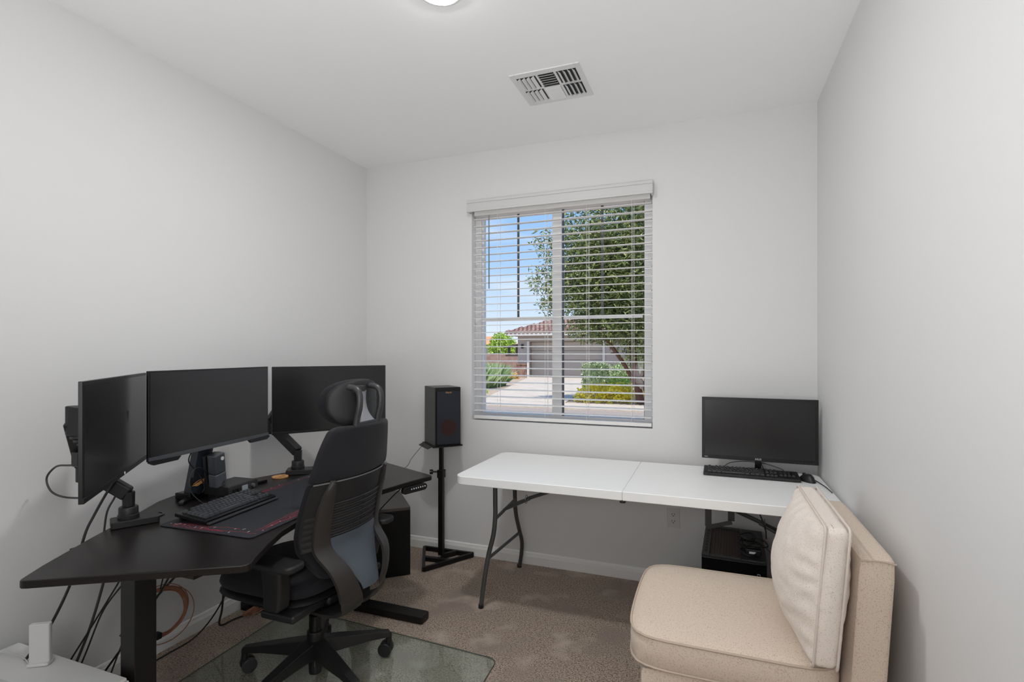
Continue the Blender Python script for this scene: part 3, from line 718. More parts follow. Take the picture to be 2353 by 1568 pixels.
part('cabinet', MB().bb((-.087, -.095, 0), (.087, .115, .378)), M['speaker'], sp, bevel=.002)
part('baffle', MB().bb((-.087, -.104, 0), (.087, -.0955, .378)), M['blackgloss'], sp, bevel=.002)
gr = part('grille', MB().prism(roundrect(0, .183, .158, .340, .008), 0, .010), M['grille'], sp, bevel=.002)
gr.matrix_local = Matrix.Translation((0, -.1045, 0)) @ Matrix.Rotation(R(90), 4, 'X')
part('woofer', MB().cyl((0, -.1152, .118), (0, -.1146, .118), .052, seg=36), M['cone'], sp, label='copper-brown woofer disc showing through the grille')
text('logo', 'Klipsch', .014, M['copper'], sp, Matrix.Translation((0, -.1152, .345)) @ Matrix.Rotation(R(90), 4, 'X'))
tube_thing('speaker_wire', [(-1.80, 3.07, .772), (-1.74, 2.90, .765), (-1.67, 2.70, .750), (-1.625, 2.575, .733), (-1.66, 2.46, .700)], .0016, M['cable'], 'thin grey speaker wire slanting from the speaker stand down behind the desk')

# ---------------------------------------------------------------- white printer and router at the lower left
pr = thing('printer', 'white box-shaped printer standing in the corner of the photo below the desk', 'printer', (-1.96, .92, 0))
part('body', MB().bb((-2.32, .60, .002), (-1.735, 1.128, .340)), M['white'], pr, world=True, bevel=.004)
part('lid', MB().bb((-2.315, .605, .3405), (-1.740, 1.123, .350)), M['white'], pr, world=True, bevel=.003)
part('top_tray', MB().bb((-2.25, .64, .3505), (-1.86, .975, .3515)), M['whiteg'], pr, world=True, label='flat light grey panel on the top')
rt = thing('router', 'white upright slab-shaped router with a small foot on the printer', 'router', (-2.085, 1.070, .350), R(32))
part('body', MB().prism(roundrect(0, 0, .060, .020, .005), .008, .136), M['white'], rt, bevel=.003)
part('foot', MB().prism(roundrect(0, 0, .064, .042, .008), .0012, .010), M['white'], rt, bevel=.002)
tube_thing('router_cable', [(-2.105, 1.05, .356), (-2.17, 1.06, .362), (-2.25, 1.05, .365), (-2.30, 1.02, .358), (-2.335, .99, .33)], .0022, M['cablew'], 'thin white cable from the router over the back edge of the printer')

# ---------------------------------------------------------------- office chair
CX, CY = -1.575, 1.785
ch = thing('office_chair', 'black high-back office chair with headrest pushed up to the desk', 'office chair', (CX, CY, .0062))
for k in range(5):
    a = R(51 + 72 * k); d = Vector((math.cos(a), math.sin(a), 0)); n = Vector((-d.y, d.x, 0))
    m = MB(); S = []
    for r, w, zt_, zb in ((.025, .036, .165, .100), (.12, .030, .150, .100), (.23, .024, .130, .098), (.322, .019, .112, .088)):
        S.append([d * r - n * w * .8 + Vector((0, 0, zt_)), d * r + n * w * .8 + Vector((0, 0, zt_)), d * r + n * w + Vector((0, 0, zb)), d * r - n * w + Vector((0, 0, zb))])
    vs = [p for s_ in S for p in s_]
    fs = [(0, 1, 2, 3), (12, 15, 14, 13)]
    for i in range(3):
        for j in range(4): fs.append((i * 4 + j, (i + 1) * 4 + j, (i + 1) * 4 + (j + 1) % 4, i * 4 + (j + 1) % 4))
    m._add(vs, fs)
    lg = part('base_arm', m, M['black'], ch, bevel=.003)
    e0 = d * .318
    cs = part('caster', MB().cyl(e0 + Vector((0, 0, .058)), e0 + Vector((0, 0, .10)), .014, seg=14).box(e0 + Vector((0, 0, .052)), (.026, .020, .030)), M['black'], ch, bevel=.002)
    wa = R(51 + 72 * k + 55 + 40 * (k % 3)); ww = Vector((math.cos(wa), math.sin(wa), 0)); off = Vector((-ww.y, ww.x, 0)) * .014
    for s_ in (-1, 1):
        c0 = e0 + off + Vector((0, 0, .0315))
        part('wheel', MB().cyl(c0 + ww * s_ * .008, c0 + ww * s_ * .027, .0305, seg=24), M['dark'] if s_ > 0 else M['black'], cs, bevel=.004)
part('gas_column', MB().cyl((0, 0, .165), (0, 0, .265), .026, seg=20).cyl((0, 0, .265), (0, 0, .36), .015, seg=16), M['blackgloss'], ch, bevel=.002)
part('hub', MB().cyl((0, 0, .085), (0, 0, .20), .034, seg=24).cyl((0, 0, .020), (0, 0, .085), .026, .028, seg=24), M['black'], ch, bevel=.004)
part('seat_mechanism', MB().bb((-.14, -.075, .345), (.14, .075, .395)), M['black'], ch, bevel=.02)
# seat
def seat_out(a):
    c, s_ = math.cos(a), math.sin(a); n_ = 3.6
    r = (abs(c) ** n_ + abs(s_) ** n_) ** (-1 / n_)
    return Vector((-.10 + .255 * r * c, .250 * r * s_, 0))
def seat_fn(z0, z1, puff):
    m = MB(); ns = 44; rows = [(.90, z0), (.985, z0 + .012), (1, (z0 + z1) / 2), (.985, z1 - .012), (.93, z1 + puff * .35), (.7, z1 + puff * .8), (.35, z1 + puff)]
    vs = [Vector((-.10, 0, 0)) + (seat_out(2 * math.pi * i / ns) - Vector((-.10, 0, 0))) * s_ + Vector((0, 0, z)) for s_, z in rows for i in range(ns)]
    fs = [(j * ns + i, j * ns + (i + 1) % ns, (j + 1) * ns + (i + 1) % ns, (j + 1) * ns + i) for j in range(len(rows) - 1) for i in range(ns)]
    fs += [tuple(range(ns))[::-1], tuple(range((len(rows) - 1) * ns, len(rows) * ns))]
    m._add(vs, fs); m.smooth = True; return m
part('seat', seat_fn(.425, .475, .012), M['fabric'], ch)
part('seat_pan', seat_fn(.392, .424, 0), M['black'], ch)
# backrest profile rows: z, edge x, half width
ROWS = [(1.098, .250, .150), (1.088, .245, .178), (1.04, .232, .197), (1.0, .222, .210), (.92, .205, .228), (.84, .182, .238), (.76, .157, .244), (.68, .140, .246), (.62, .140, .238), (.56, .160, .205), (.50, .190, .165), (.45, .212, .135)]
def prof(z):
    if z >= ROWS[0][0]: return ROWS[0][1:]
    for (z1, x1, w1), (z0, x0, w0) in zip(ROWS, ROWS[1:]):
        if z0 <= z <= z1:
            t = (z - z0) / (z1 - z0); return (x0 + (x1 - x0) * t, w0 + (w1 - w0) * t)
    return ROWS[-1][1:]
def KB(z): return .050 + .020 * max(0, min(1, (1.0 - z) / .3))
def bp(w, z, off=0):
    x, W_ = prof(z); k = KB(z)
    n = Vector((1, 2 * k * w / W_, 0)).normalized()
    return Vector((x + k * (1 - w * w), W_ * w, z)) + n * off
def zrow(v, a, b): return a + (b - a) * v
cush = MB().slab(lambda u, v: bp(-1 + 2 * u, zrow(v, .885, 1.098), .0), lambda u, v: (-.052 * (.75 + .25 * math.sin(math.pi * u)), 0, -.006 * v), 25, 16)
cu = part('backrest', cush, M['fabric'], ch, sub=1)
lower = MB().slab(lambda u, v: bp(-.97 + 1.94 * u, zrow(v, .50, .884), -.010), lambda u, v: (-.045, 0, 0), 25, 20)
part('back_cushion', lower, M['fabric'], ch, sub=1)
part('seam', MB().tube([bp(-1 + 2 * i / 16, .884, .002) for i in range(17)], .0032, 6, n=2), mat('seam_piping', (.10, .10, .10), .5), ch)
part('back_shell', MB().slab(lambda u, v: bp(-1 + 2 * u, zrow(v, .625, .880), .004), lambda u, v: (-.009, 0, 0), 29, 18), M['shell'], ch)
part('lower_shell', MB().slab(lambda u, v: bp((-.62 + 1.30 * u) * (.55 + .45 * v), zrow(v, .44, .66), .010), lambda u, v: (-.006, 0, 0), 21, 12), M['shellb'], ch, label='smooth blue-grey lower back shell')
for k in range(7):
    z = .790 - .0215 * k
    for u0, u1 in ((-.60, .05), (.08, .66)):
        part('slot', MB().slab(lambda u, v, z=z, u0=u0, u1=u1: bp(u0 + (u1 - u0) * u, z - .010 * v - .010 * u * 0, .0055), lambda u, v: (-.002, 0, 0), 12, 2), M['slot'], ch)
for k in range(8):
    z = .7945 - .0215 * k
    part('rib', MB().tube([bp(-.62 + 1.30 * i / 14, z + .0012, .006) for i in range(15)], .0030, 6, n=2), M['dark'], ch)
for k in range(6):
    z = .760 - .0235 * k
    part('slot', MB().slab(lambda u, v, z=z: bp(-.98 + .14 * u, z - .012 * v, .0058), lambda u, v: (-.002, 0, 0), 5, 2), M['slot'], ch)
for s_ in (-1, 1):
    path = [((.214, .165, .890), .008), ((.198, .172, .84), .022), ((.196, .176, .77), .031), ((.198, .176, .69), .034), ((.214, .168, .62), .037), ((.250, .150, .55), .040), ((.272, .126, .48), .043), ((.268, .100, .415), .048), ((.235, .075, .365), .052), ((.14, .055, .335), .050), ((.02, .04, .330), .045)]
    path = [((bp(p[1] / prof(p[2])[1], p[2], .016).x if p[2] > .60 else p[0], p[1], p[2]), w) for p, w in path]
    C0 = spline([Vector(p) for p, _ in path], 4); Ws = []
    for (pa, wa_), (pb, wb_) in zip(path, path[1:]):
        for k in range(4): Ws.append(wa_ + (wb_ - wa_) * k / 4)
    Ws.append(path[-1][1]); nn = len(C0)
    def bandf(u, v, C0=C0, Ws=Ws, s_=s_, nn=nn):
        i = min(int(round(v * (nn - 1))), nn - 1); c = C0[i]; w = Ws[i]
        tt = min(v * 1.0, 1); side = Vector((-.34, .94, 0)).normalized() if v < .75 else Vector((-.15, .99, 0)).normalized()
        q = c + side * w * (2 * u - 1); bulge = .006 * (1 - (2 * u - 1) ** 2)
        q = q + Vector((bulge, 0, 0)); return Vector((q.x, q.y * s_, q.z))
    def bt(u, v, C0=C0, nn=nn):
        i = min(int(round(v * (nn - 1))), nn - 2); t = (C0[i + 1] - C0[i]).normalized()
        n = Vector((t.z, 0, -t.x)).normalized() * .012
        if n.x > 0 and v < .7: n = -n
        return n if v < .7 else (0, 0, -.012)
    part('back_frame_arm', MB().slab(bandf, bt, 7, nn), M['band'], ch)
part('lower_yoke', MB().slab(lambda u, v: Vector((.245 * math.cos((1 - v) * 1.2) * (1 - .35 * (2 * u - 1) ** 2) - .42 * v * v, (-.125 + .25 * u), .375 - .055 * math.sin(min(1, v * 1.4) * 1.57))), lambda u, v: (0, 0, .016), 9, 10), M['black'], ch)
# headrest
HR = Matrix.Translation((.222, .026, 1.172)) @ Matrix.Rotation(R(-12), 4, 'Z')
def hr_pt(a, r, off):
    n_ = 2.6; c, s_ = math.cos(a), math.sin(a); q = (abs(c) ** n_ + abs(s_) ** n_) ** (-1 / n_) * r
    y, z = .138 * q * c, .098 * q * s_
    return HR @ Vector((off - 4.2 * y * y, y, z))
def hr_mesh(o0, o1, sc_):
    m = MB(); ns = 40; rows = [(.05, o0), (.4, o0), (.75, o0), (.94, o0), (1.0, o0 - (o0 - o1) * .4), (1.0, o0 - (o0 - o1) * .75), (.93, o1), (.6, o1), (.2, o1)]
    vs = [hr_pt(2 * math.pi * i / ns, r * sc_, o) for r, o in rows for i in range(ns)]
    fs = [(j * ns + i, j * ns + (i + 1) % ns, (j + 1) * ns + (i + 1) % ns, (j + 1) * ns + i) for j in range(len(rows) - 1) for i in range(ns)]
    fs += [tuple(range(ns))[::-1], tuple(range((len(rows) - 1) * ns, len(rows) * ns))]
    m._add(vs, fs); m.smooth = True; return m
part('headrest', hr_mesh(.0, -.034, 1), M['fabric'], ch)
part('headrest_shell', hr_mesh(.012, .002, .955), M['shell'], ch)
for y in (-.083, .057):
    part('headrest_post', MB().tube([(.272, y, 1.085), (.278, y, 1.12), (.290, y, 1.17), (.288, y * .98, 1.215), (.270, y * .96, 1.238), (.232, y * .92, 1.243)], .0125, 10, n=5, flat=.75), M['dark'], ch)
part('headrest_bridge', MB().box((.272, -.012, 1.098), (.018, .13, .014)), M['dark'], ch, bevel=.003)
part('headrest_bracket', MB().slab(lambda u, v: Vector((.276 - .030 * v, -.012 + (2 * u - 1) * (.014 + .038 * (2 * v - 1) ** 2 * (1 if v < .5 else .45)), 1.10 + .125 * v)), lambda u, v: (-.010, 0, 0), 9, 14), M['chrome'], ch, label='silver hourglass bracket between the posts')
part('headrest_hinge', MB().box((.232, -.012, 1.232), (.03, .05, .028)), M['dark'], ch, bevel=.004)
# arms
for s_ in (-1, 1):
    y = .290 * s_
    pad = MB().prism(roundrect(.055, y, .25, .095, .03), .585, .612)
    ar = part('armrest', MB().slab(lambda u, v, y=y, s_=s_: Vector((.10 + .018 * math.sin(v * 2), y + (-.032 + .064 * u) * (1 - .1 * v) - .012 * s_ * (1 - v),   .425 + .161 * v)), lambda u, v: (-.075 - .02 * v, 0, 0), 5, 8), M['arm'], ch, smooth=False, bevel=.012, seg=3)
    part('arm_pad', pad, M['shell'], ar, bevel=.010, seg=3)
    part('arm_bracket', MB().bb((-.02, min(y * .95, y * .35), .375), (.14, max(y * .95, y * .35), .405)), M['arm'], ar, bevel=.010)

# glass mat below the chair
gp = [(-.900, 2.180), (-.885, 1.85), (-.875, 1.245), (-1.62, 1.245), (-2.00, 1.245), (-2.085, 1.50), (-2.115, 2.205), (-2.09, 2.235)]
gq = []
for i, p in enumerate(gp): gq += rc_corner(gp, i, .045) if i in (0,) else [p]
solo('chair_mat', MB().prism(gq, .001, .006), M['chairmat'], 'clear greenish glass mat lying on the carpet below the office chair', 'chair mat')
part('edge', MB().tube([(x, y, .0035) for x, y in gq], .0022, 6, closed=True, n=1), mat('mat_edge', (.08, .075, .06), .3), [o for o in bpy.data.objects if o.name == 'chair_mat'][0], world=True)

# ---------------------------------------------------------------- folding table
tb = thing('folding_table', 'long white plastic folding table against the back wall', 'table', (-.36, 2.80, 0))
def half(x0, x1, rl, rr):
    w = []
    for cxx, cyy, a0, r in ((x1, 3.162, 0, rr), (x0, 3.162, 90, rl), (x0, 2.455, 180, rl), (x1, 2.455, 270, rr)):
        sx_ = 1 if cxx == x1 else -1; sy_ = 1 if cyy > 3 else -1
        for k in range(6):
            a = R(a0 + 18 * k); w.append((cxx - sx_ * r + r * math.cos(a), cyy - sy_ * r + r * math.sin(a)))
    return MB().prism(w, .696, .740)
part('tabletop_half', half(-1.262, -.3873, .055, .004), M['tabletop'], tb, world=True, bevel=.004, seg=3)
part('tabletop_half', half(-.3863, .528, .004, .055), M['tabletop'], tb, world=True, bevel=.004, seg=3)
part('hinge', MB().bb((-.40, 2.462, .682), (-.374, 2.50, .6955)), M['black'], tb, world=True, bevel=.004)
def tleg(mir):
    X = (lambda x: x) if not mir else (lambda x: -.734 - x)
    tps = []
    for pts in ([(-1.088, 2.605, .70), (-1.088, 2.606, .58), (-1.088, 2.606, .50), (-1.098, 2.603, .40), (-1.125, 2.600, .29), (-1.150, 2.596, .14), (-1.166, 2.592, .004)],
                [(-1.125, 3.00, .70), (-1.122, 3.00, .50), (-1.120, 3.01, .40), (-1.118, 3.06, .29), (-1.116, 3.11, .19), (-1.135, 3.15, .09), (-1.156, 3.172, .004)]):
        lg = part('leg', MB().tube([(X(x), y, z) for x, y, z in pts], .0125, 12, n=6), M['tleg'], tb, world=True)
        x, y, z = pts[-1]
        part('foot_cap', MB().cyl((X(x), y, .001), (X(x), y, .02), .0145, seg=14), M['black'], lg, world=True)
    part('crossbar', MB().cyl((X(-1.088), 2.606, .487), (X(-1.121), 3.0, .487), .009, seg=10), M['tleg'], tb, world=True)
    part('crossbar', MB().cyl((X(-1.128), 2.602, .270), (X(-1.117), 3.075, .262), .009, seg=10), M['tleg'], tb, world=True)
    br = part('brace', MB().cyl((X(-.645), 2.79, .690), (X(-.97), 2.79, .560), .010, seg=8).cyl((X(-.95), 2.775, .565), (X(-1.10), 2.76, .492), .008, seg=8)
         .cyl((X(-.95), 2.805, .565), (X(-1.10), 2.84, .492), .008, seg=8).cyl((X(-.645), 2.76, .692), (X(-.645), 2.82, .692), .008, seg=8), M['tleg'], tb, world=True)
    rg_ = [(X(-.975) + .0, 2.79 + .020 * math.cos(a), .557 + .024 * math.sin(a)) for a in [2 * math.pi * i / 12 for i in range(12)]]
    part('lock_ring', MB().tube(rg_, .0022, 6, True, 2), M['chrome'], br, world=True)
tleg(False); tleg(True)
part('carry_strap', MB().box((-.012, 2.53, .645), (.028, .003, .09)).box((.085, 2.56, .655), (.028, .003, .06)).box((.035, 2.545, .607), (.11, .003, .018), Matrix.Rotation(R(-18), 3, 'Y')), M['black'], tb, world=True)

# monitor on the table
mt = monitor('monitor', 'small black monitor standing on the white folding table', (-.048, 3.107), (.520, 3.095), .800, 1.139, .016, .022)
text('logo', 'ASUS', .014, M['label'], mt, Matrix.Translation((0, -.0036, .011)) @ Matrix.Rotation(R(90), 4, 'X'))
text('badge', 'HDMI', .007, M['label'], mt, Matrix.Translation((-.262, -.0036, .009)) @ Matrix.Rotation(R(90), 4, 'X'))
for k in range(6): part('button', MB().bb((.170 + k * .017, -.0045, .006), (.180 + k * .017, -.0032, .009)), M['dark'], mt)
part('stand_neck', MB().bb((-.016, .003, -.055), (.016, .016, .02)), M['blackgloss'], mt, bevel=.002)
part('stand_base', MB().cyl((0, .01, -.0592), (0, .01, -.054), .085, seg=28), M['blackgloss'], mt)
mouse('computer_mouse', 'black computer mouse beside the thin keyboard on the white table', (.452, 2.985, DZ + .001), R(110))
tube_thing('mouse_cable', [(.458, 3.035, .752), (.475, 3.03, .746), (.495, 2.96, .744), (.512, 2.85, .744), (.518, 2.76, .744)], .0022, M['cable'], 'thin black mouse cord along the right edge of the white table')
tube_thing('keyboard_cable', [(.06, 3.085, .758), (.10, 3.11, .782), (.18, 3.12, .792), (.27, 3.11, .788), (.345, 3.09, .770), (.36, 3.085, .757)], .002, M['cable'], 'thin black cord arching behind the thin keyboard')
tube_thing('display_cable', [(.245, 3.13, .82), (.255, 3.135, .78), (.27, 3.14, .7425)], .002, M['cable'], 'short thin cord dropping behind the small monitor')

# computer tower under the table
pc = thing('computer_tower', 'black computer tower with open top vents on the carpet under the white table', 'computer tower', (.105, 2.865, 0), R(-2))
part('case', MB().bb((-.140, -.225, .012), (.140, .225, .418)), M['blackgloss'], pc, bevel=.003)
part('top_rim', MB().bb((-.140, -.225, .4185), (-.105, .225, .432)).bb((.030, -.225, .4185), (.140, .225, .430)).bb((-.105, -.225, .4185), (.030, -.205, .432)).bb((-.105, .20, .4185), (.030, .225, .432)), M['dark'], pc, bevel=.002)
part('top_vent', MB().bb((-.105, -.205, .4182), (.030, .20, .4215)), M['rib'], pc)
for k in range(9): part('vent_rib', MB().bb((-.092 + k * .013, -.20, .4216), (-.087 + k * .013, .195, .4260)), mat('rib_brown', (.075, .05, .042), .5), pc)
for k in range(9): part('rim_slot', MB().bb((-.128, -.19 + .043 * k, .4321), (-.116, -.165 + .043 * k, .4326)), M['slot'], pc)
part('case_foot', MB().bb((-.13, -.2, .001), (-.09, .2, .0118)).bb((.09, -.2, .001), (.13, .2, .0118)), M['black'], pc)
for z in (.345, .300):
    m = MB().bb((.100, -.2285, z), (.101, -.2252, z + .026)).bb((.112, -.2285, z), (.113, -.2252, z + .026)).bb((.101, -.2285, z), (.112, -.2252, z + .0015)).bb((.101, -.2285, z + .0245), (.112, -.2252, z + .026))
    part('front_port', m, M['label'], pc)
hg = thing('cable_heap', 'heap of black cables and adapter resting on the computer tower', 'cables', (.19, 2.75, .431))
m = MB(); rg = random.Random(12)
for k in range(7):
    c0 = Vector((.175 + rg.uniform(-.02, .03), 2.74 + rg.uniform(-.04, .05), .440 + .010 * k)); r = rg.uniform(.03, .05)
    m.tube([c0 + Vector((r * math.cos(a), r * 1.2 * math.sin(a), .006 * math.sin(2 * a + k))) for a in [2 * math.pi * i / 9 for i in range(9)]], .0035, 6, True, 4)
part('loops', m, M['cable'], hg, world=True)
part('adapter', MB().box((.185, 2.70, .452), (.07, .045, .03)), M['black'], hg, world=True, bevel=.006, label='black power adapter with a white label')
part('sticker', MB().box((.180, 2.6768, .452), (.028, .0006, .010)), M['label'], hg, world=True)
tube_thing('hanging_cable', [(.19, 2.76, .694), (.215, 2.755, .62), (.24, 2.75, .55), (.245, 2.75, .50)], .003, M['cable'], 'black cable dropping from the white table to the heap on the tower')
tube_thing('hanging_cable', [(.21, 2.74, .50), (.26, 2.70, .455), (.32, 2.66, .43), (.38, 2.64, .42)], .0022, M['cable'], 'thin black cable leading from the tower heap behind the armless chair')

# ---------------------------------------------------------------- armless upholstered chair
ac = thing('slipper_chair', 'beige armless upholstered chair standing by the right wall', 'armchair', (.13, 2.07, 0))
Y0, Y1 = 1.755, 2.395
def soft_box(a, b, r, puff=(0, 0, 0, 0), seed=0, n=(18, 18, 8), wr=0):
    """rounded cushion; puff = extra bulge (+x, -x, +z, side)"""
    m = MB(); bmesh.ops.create_cube(m.bm, size=2)
    bmesh.ops.subdivide_edges(m.bm, edges=m.bm.edges, cuts=n[0], use_grid_fill=True)
    a, b = Vector(a), Vector(b); c = (a + b) / 2; h = (b - a) / 2
    for v in m.bm.verts:
        p = v.co.copy()
        q = Vector((p.x * h.x, p.y * h.y, p.z * h.z))
        core = Vector([max(-h[i] + r, min(h[i] - r, q[i])) for i in range(3)])
        d = q - core
        if d.length > 1e-9: q = core + d.normalized() * min(r, d.length) if sum(abs(t) > 1e-6 for t in d) > 1 else q
        fx_, fy, fz = 1 - (q.x / h.x) ** 2, 1 - (q.y / h.y) ** 2, 1 - (q.z / h.z) ** 2
        fx_, fy, fz = max(fx_, 0), max(fy, 0), max(fz, 0)
        q.x += puff[0] * fy * fz * max(0, p.x) - puff[1] * (fy * fz) ** .7 * max(0, -p.x)
        q.z += puff[2] * fx_ * fy * max(0, p.z)
        q.y += puff[3] * fx_ * fz * p.y
        if wr:
            nn_ = noise.noise(Vector((q.x * 9 + seed, q.y * 14, q.z * 22))) + .6 * noise.noise(Vector((q.x * 20, q.y * 30 + seed, q.z * 34)))
            q.x += wr * nn_ * (.5 if p.x > 0 else 1)
        v.co = c + q
    m.smooth = True
    return m
base = soft_box((-.225, Y0 + .012, .020), (.43, Y1 - .012, .352), .03, n=(10,))
part('base', base, M['sofa'], ac, world=True)
def seatc(z0, z1):
    m = MB(); ns = 80; cx_, cy_, hx, hy = .055, (Y0 + Y1) / 2, .315, (Y1 - Y0) / 2
    def o(a, s_):
        n_ = 7; c, q = math.cos(a), math.sin(a); r = (abs(c) ** n_ + abs(q) ** n_) ** (-1 / n_) * s_
        x = hx * r * c
        if x < 0: x -= .012 * max(0, 1 - (r * q) ** 2)
        return (cx_ + x, cy_ + hy * r * q)
    rows = [(.5, z0 - .0, 0), (.97, z0, 0), (.992, z0 + .008, 0), (1.0, (z0 + z1) / 2, 0), (.992, z1 - .008, 0), (.975, z1, 0), (.9, z1 + .006, 0), (.7, z1 + .012, 0), (.4, z1 + .016, 0), (.1, z1 + .017, 0)]
    vs = [(*o(2 * math.pi * i / ns, s_), z) for s_, z, _ in rows for i in range(ns)]
    fs = [(j * ns + i, j * ns + (i + 1) % ns, (j + 1) * ns + (i + 1) % ns, (j + 1) * ns + i) for j in range(len(rows) - 1) for i in range(ns)]
    fs += [tuple(range(ns))[::-1], tuple(range((len(rows) - 1) * ns, len(rows) * ns))]
    m._add(vs, fs); m.smooth = True
    ring = lambda s_, z: [(*o(2 * math.pi * i / ns, s_), z) for i in range(ns)]
    return m, ring
sm_, ring = seatc(.354, .455)
sc_ = part('seat_cushion', sm_, M['sofa'], ac, world=True)
part('piping', MB().tube(ring(.994, .452), .0042, 6, True, 1), M['piping'], sc_, world=True)
part('piping', MB().tube(ring(.995, .357), .0042, 6, True, 1), M['piping'], sc_, world=True)
# back: leaning slab
def backf():
    m = soft_box((.372, Y0 + .004, .03), (.470, Y1 + .02, .800), .02, (0, .0, 0, 0), n=(12,))
    for v in m.bm.verts: v.co.x += (v.co.z - .42) * .062
    return m
part('backrest', backf(), M['sofa'], ac, world=True)
part('piping', MB().tube([(.400, Y0 + .008, .788), (.445, Y0 + .006, .793), (.488, Y0 + .008, .788)], .0028, 6, n=6), M['piping'], ac, world=True)
# loose back pillow
pl = thing('back_pillow', 'large pale cream box pillow with piping leaning on the beige armless chair', 'pillow', (.28, 2.04, .472))
PY0, PY1 = 1.722, 2.245
def lean(p): return Vector((p.x + (p.z - .67) * .082, p.y, p.z))
m = soft_box((.289, PY0, .476), (.351, PY1, .882), .018, (.060, .095, .0, .014), seed=4, n=(60,), wr=.004)
for v in m.bm.verts:
    c = v.co; front = c.x < .310
    if front or c.x > .345:
        dn, dt = c.y - PY0, .882 - c.z
        f1 = math.exp(-dn / .055) * math.sin(c.z * 105 + 3.2 * noise.noise(Vector((c.z * 7, c.y * 5, 1)))) * min(1, dn / .012 if dn > 0 else 0)
        f2 = math.exp(-dt / .05) * math.sin(c.y * 88 + 3 * noise.noise(Vector((c.y * 6, c.z * 4, 5)))) * min(1, dt / .012 if dt > 0 else 0)
        c.x += (-1 if front else 1) * .0042 * (f1 + f2)
    v.co = lean(c); v.co.x = min(v.co.x, .369 + (v.co.z - .42) * .062)
pb = part('pillow_body', m, M['pillow'], pl, world=True)
for xx in (.290, .351):
    rr = [(xx, a_, b_) for a_, b_ in roundrect((PY0 + PY1) / 2, .679, PY1 - PY0 + .004, .410, .018, 3)]
    part('piping', MB().tube([lean(Vector(q)) for q in rr], .0040, 6, True, 1), M['pipingp'], pb, world=True)

# ---------------------------------------------------------------- outside
GZ = -.13
EX = dict(
    concrete=mat('concrete', (.62, .55, .48), .9, mix=((.52, .46, .40), 2, .4, .7)),
    asphalt=mat('street', (.36, .30, .27), .9, mix=((.36, .32, .30), 8, .4, .7)),
    gravel=mat('gravel', (.55, .44, .34), .95, mix=((.35, .27, .20), 25, .4, .65)),
    stucco=mat('stucco', (.50, .45, .41), .9, bump=(20, .3)), door=mat('garage_door', (.50, .445, .40), .7),
    tile=mat('roof_tile', (.50, .33, .28), .8, island=(.33, .20, .17)), ftile=mat('far_tile', (.72, .33, .18), .85),
    white=mat('fascia', (.80, .78, .74), .6), block=mat('block_wall', (.34, .22, .19), .9, mix=((.42, .28, .24), 3, .4, .6)),
    stone=mat('stone_base', (.24, .14, .11), .9, mix=((.38, .24, .18), 4, .45, .6)),
    leaf=mat('tree_leaf', (.050, .090, .022), .45, island=(.36, .40, .12)), leafd=mat('hedge_leaf', (.07, .14, .035), .5, island=(.62, .72, .42)),
    grass=mat('feather_grass', (.20, .34, .14), .6, island=(.55, .66, .34)), lime=mat('lime_leaf', (.32, .52, .06), .6, island=(.50, .65, .12)),
    yel=mat('yellow_flower', (1.0, .74, .01), .6, island=(.98, .88, .10)), trunk=mat('bark', (.16, .075, .05), .9), dkroof=mat('dark_shed', (.10, .08, .07), .8))
struct('ground', MB().bb((-60, YB + T + .02, GZ - .3), (40, 110, GZ)), EX['gravel'])
def flat(name, poly, z, m, label, cat): return solo(name, MB().prism(poly, GZ + .001, GZ + z), m, label, cat)
flat('driveway', [(-10.1, 29.4), (-8.88, 24.15), (-7.93, 20.25), (-7.2, 17.0), (-6.6, 14.9), (-4.0, 14.9), (-4.3, 17.3), (-4.9, 20.5), (-5.6, 29.4)], .03, EX['concrete'], 'pale concrete driveway leading to the garage across the street', 'driveway')
flat('sidewalk', [(-30, 14.85), (20, 14.85), (20, 13.5), (-30, 13.5)], .03, EX['concrete'], 'pale concrete sidewalk across the street', 'sidewalk')
flat('street', [(-30, 13.3), (20, 13.3), (20, 5.2), (-30, 5.2)], .012, EX['asphalt'], 'grey street outside the window', 'street')
hs = thing('house', 'tan stucco house with tiled roof and garage across the street', 'house', (-6.5, 31.5, GZ))
m = MB().bb((-10.85, 29.5, GZ), (-10.15, 34, 2.36)).bb((-5.70, 29.5, GZ), (-3.0, 34, 2.36)).bb((-10.15, 29.5, 2.0), (-5.70, 34, 2.36)).bb((-10.15, 29.95, GZ), (-5.70, 34, 2.0))
part('wall', m, EX['stucco'], hs, world=True)
gd = MB()
for k in range(4): gd.bb((-10.12, 29.83 + .0, GZ + .01 + .528 * k), (-5.73, 29.93, GZ + .52 + .528 * k))
part('garage_door', gd, EX['door'], hs, world=True, bevel=.01)
part('door_trim', MB().bb((-10.25, 29.44, GZ), (-10.12, 29.5, 2.02)).bb((-5.73, 29.44, GZ), (-5.6, 29.5, 2.02)), EX['white'], hs, world=True)
part('stone_base', MB().bb((-10.9, 29.42, GZ), (-10.27, 29.5, .62)).bb((-10.92, 29.38, .62), (-10.25, 29.5, .70)), EX['stone'], hs, world=True)
part('wall_light', MB().bb((-10.60, 29.36, 1.60), (-10.48, 29.5, 1.84)), M['black'], hs, world=True)
part('fascia', MB().bb((-11.35, 28.85, 2.34), (-2.5, 28.95, 2.50)).bb((-11.35, 28.85, 2.34), (-11.25, 34, 2.50)), EX['white'], hs, world=True)
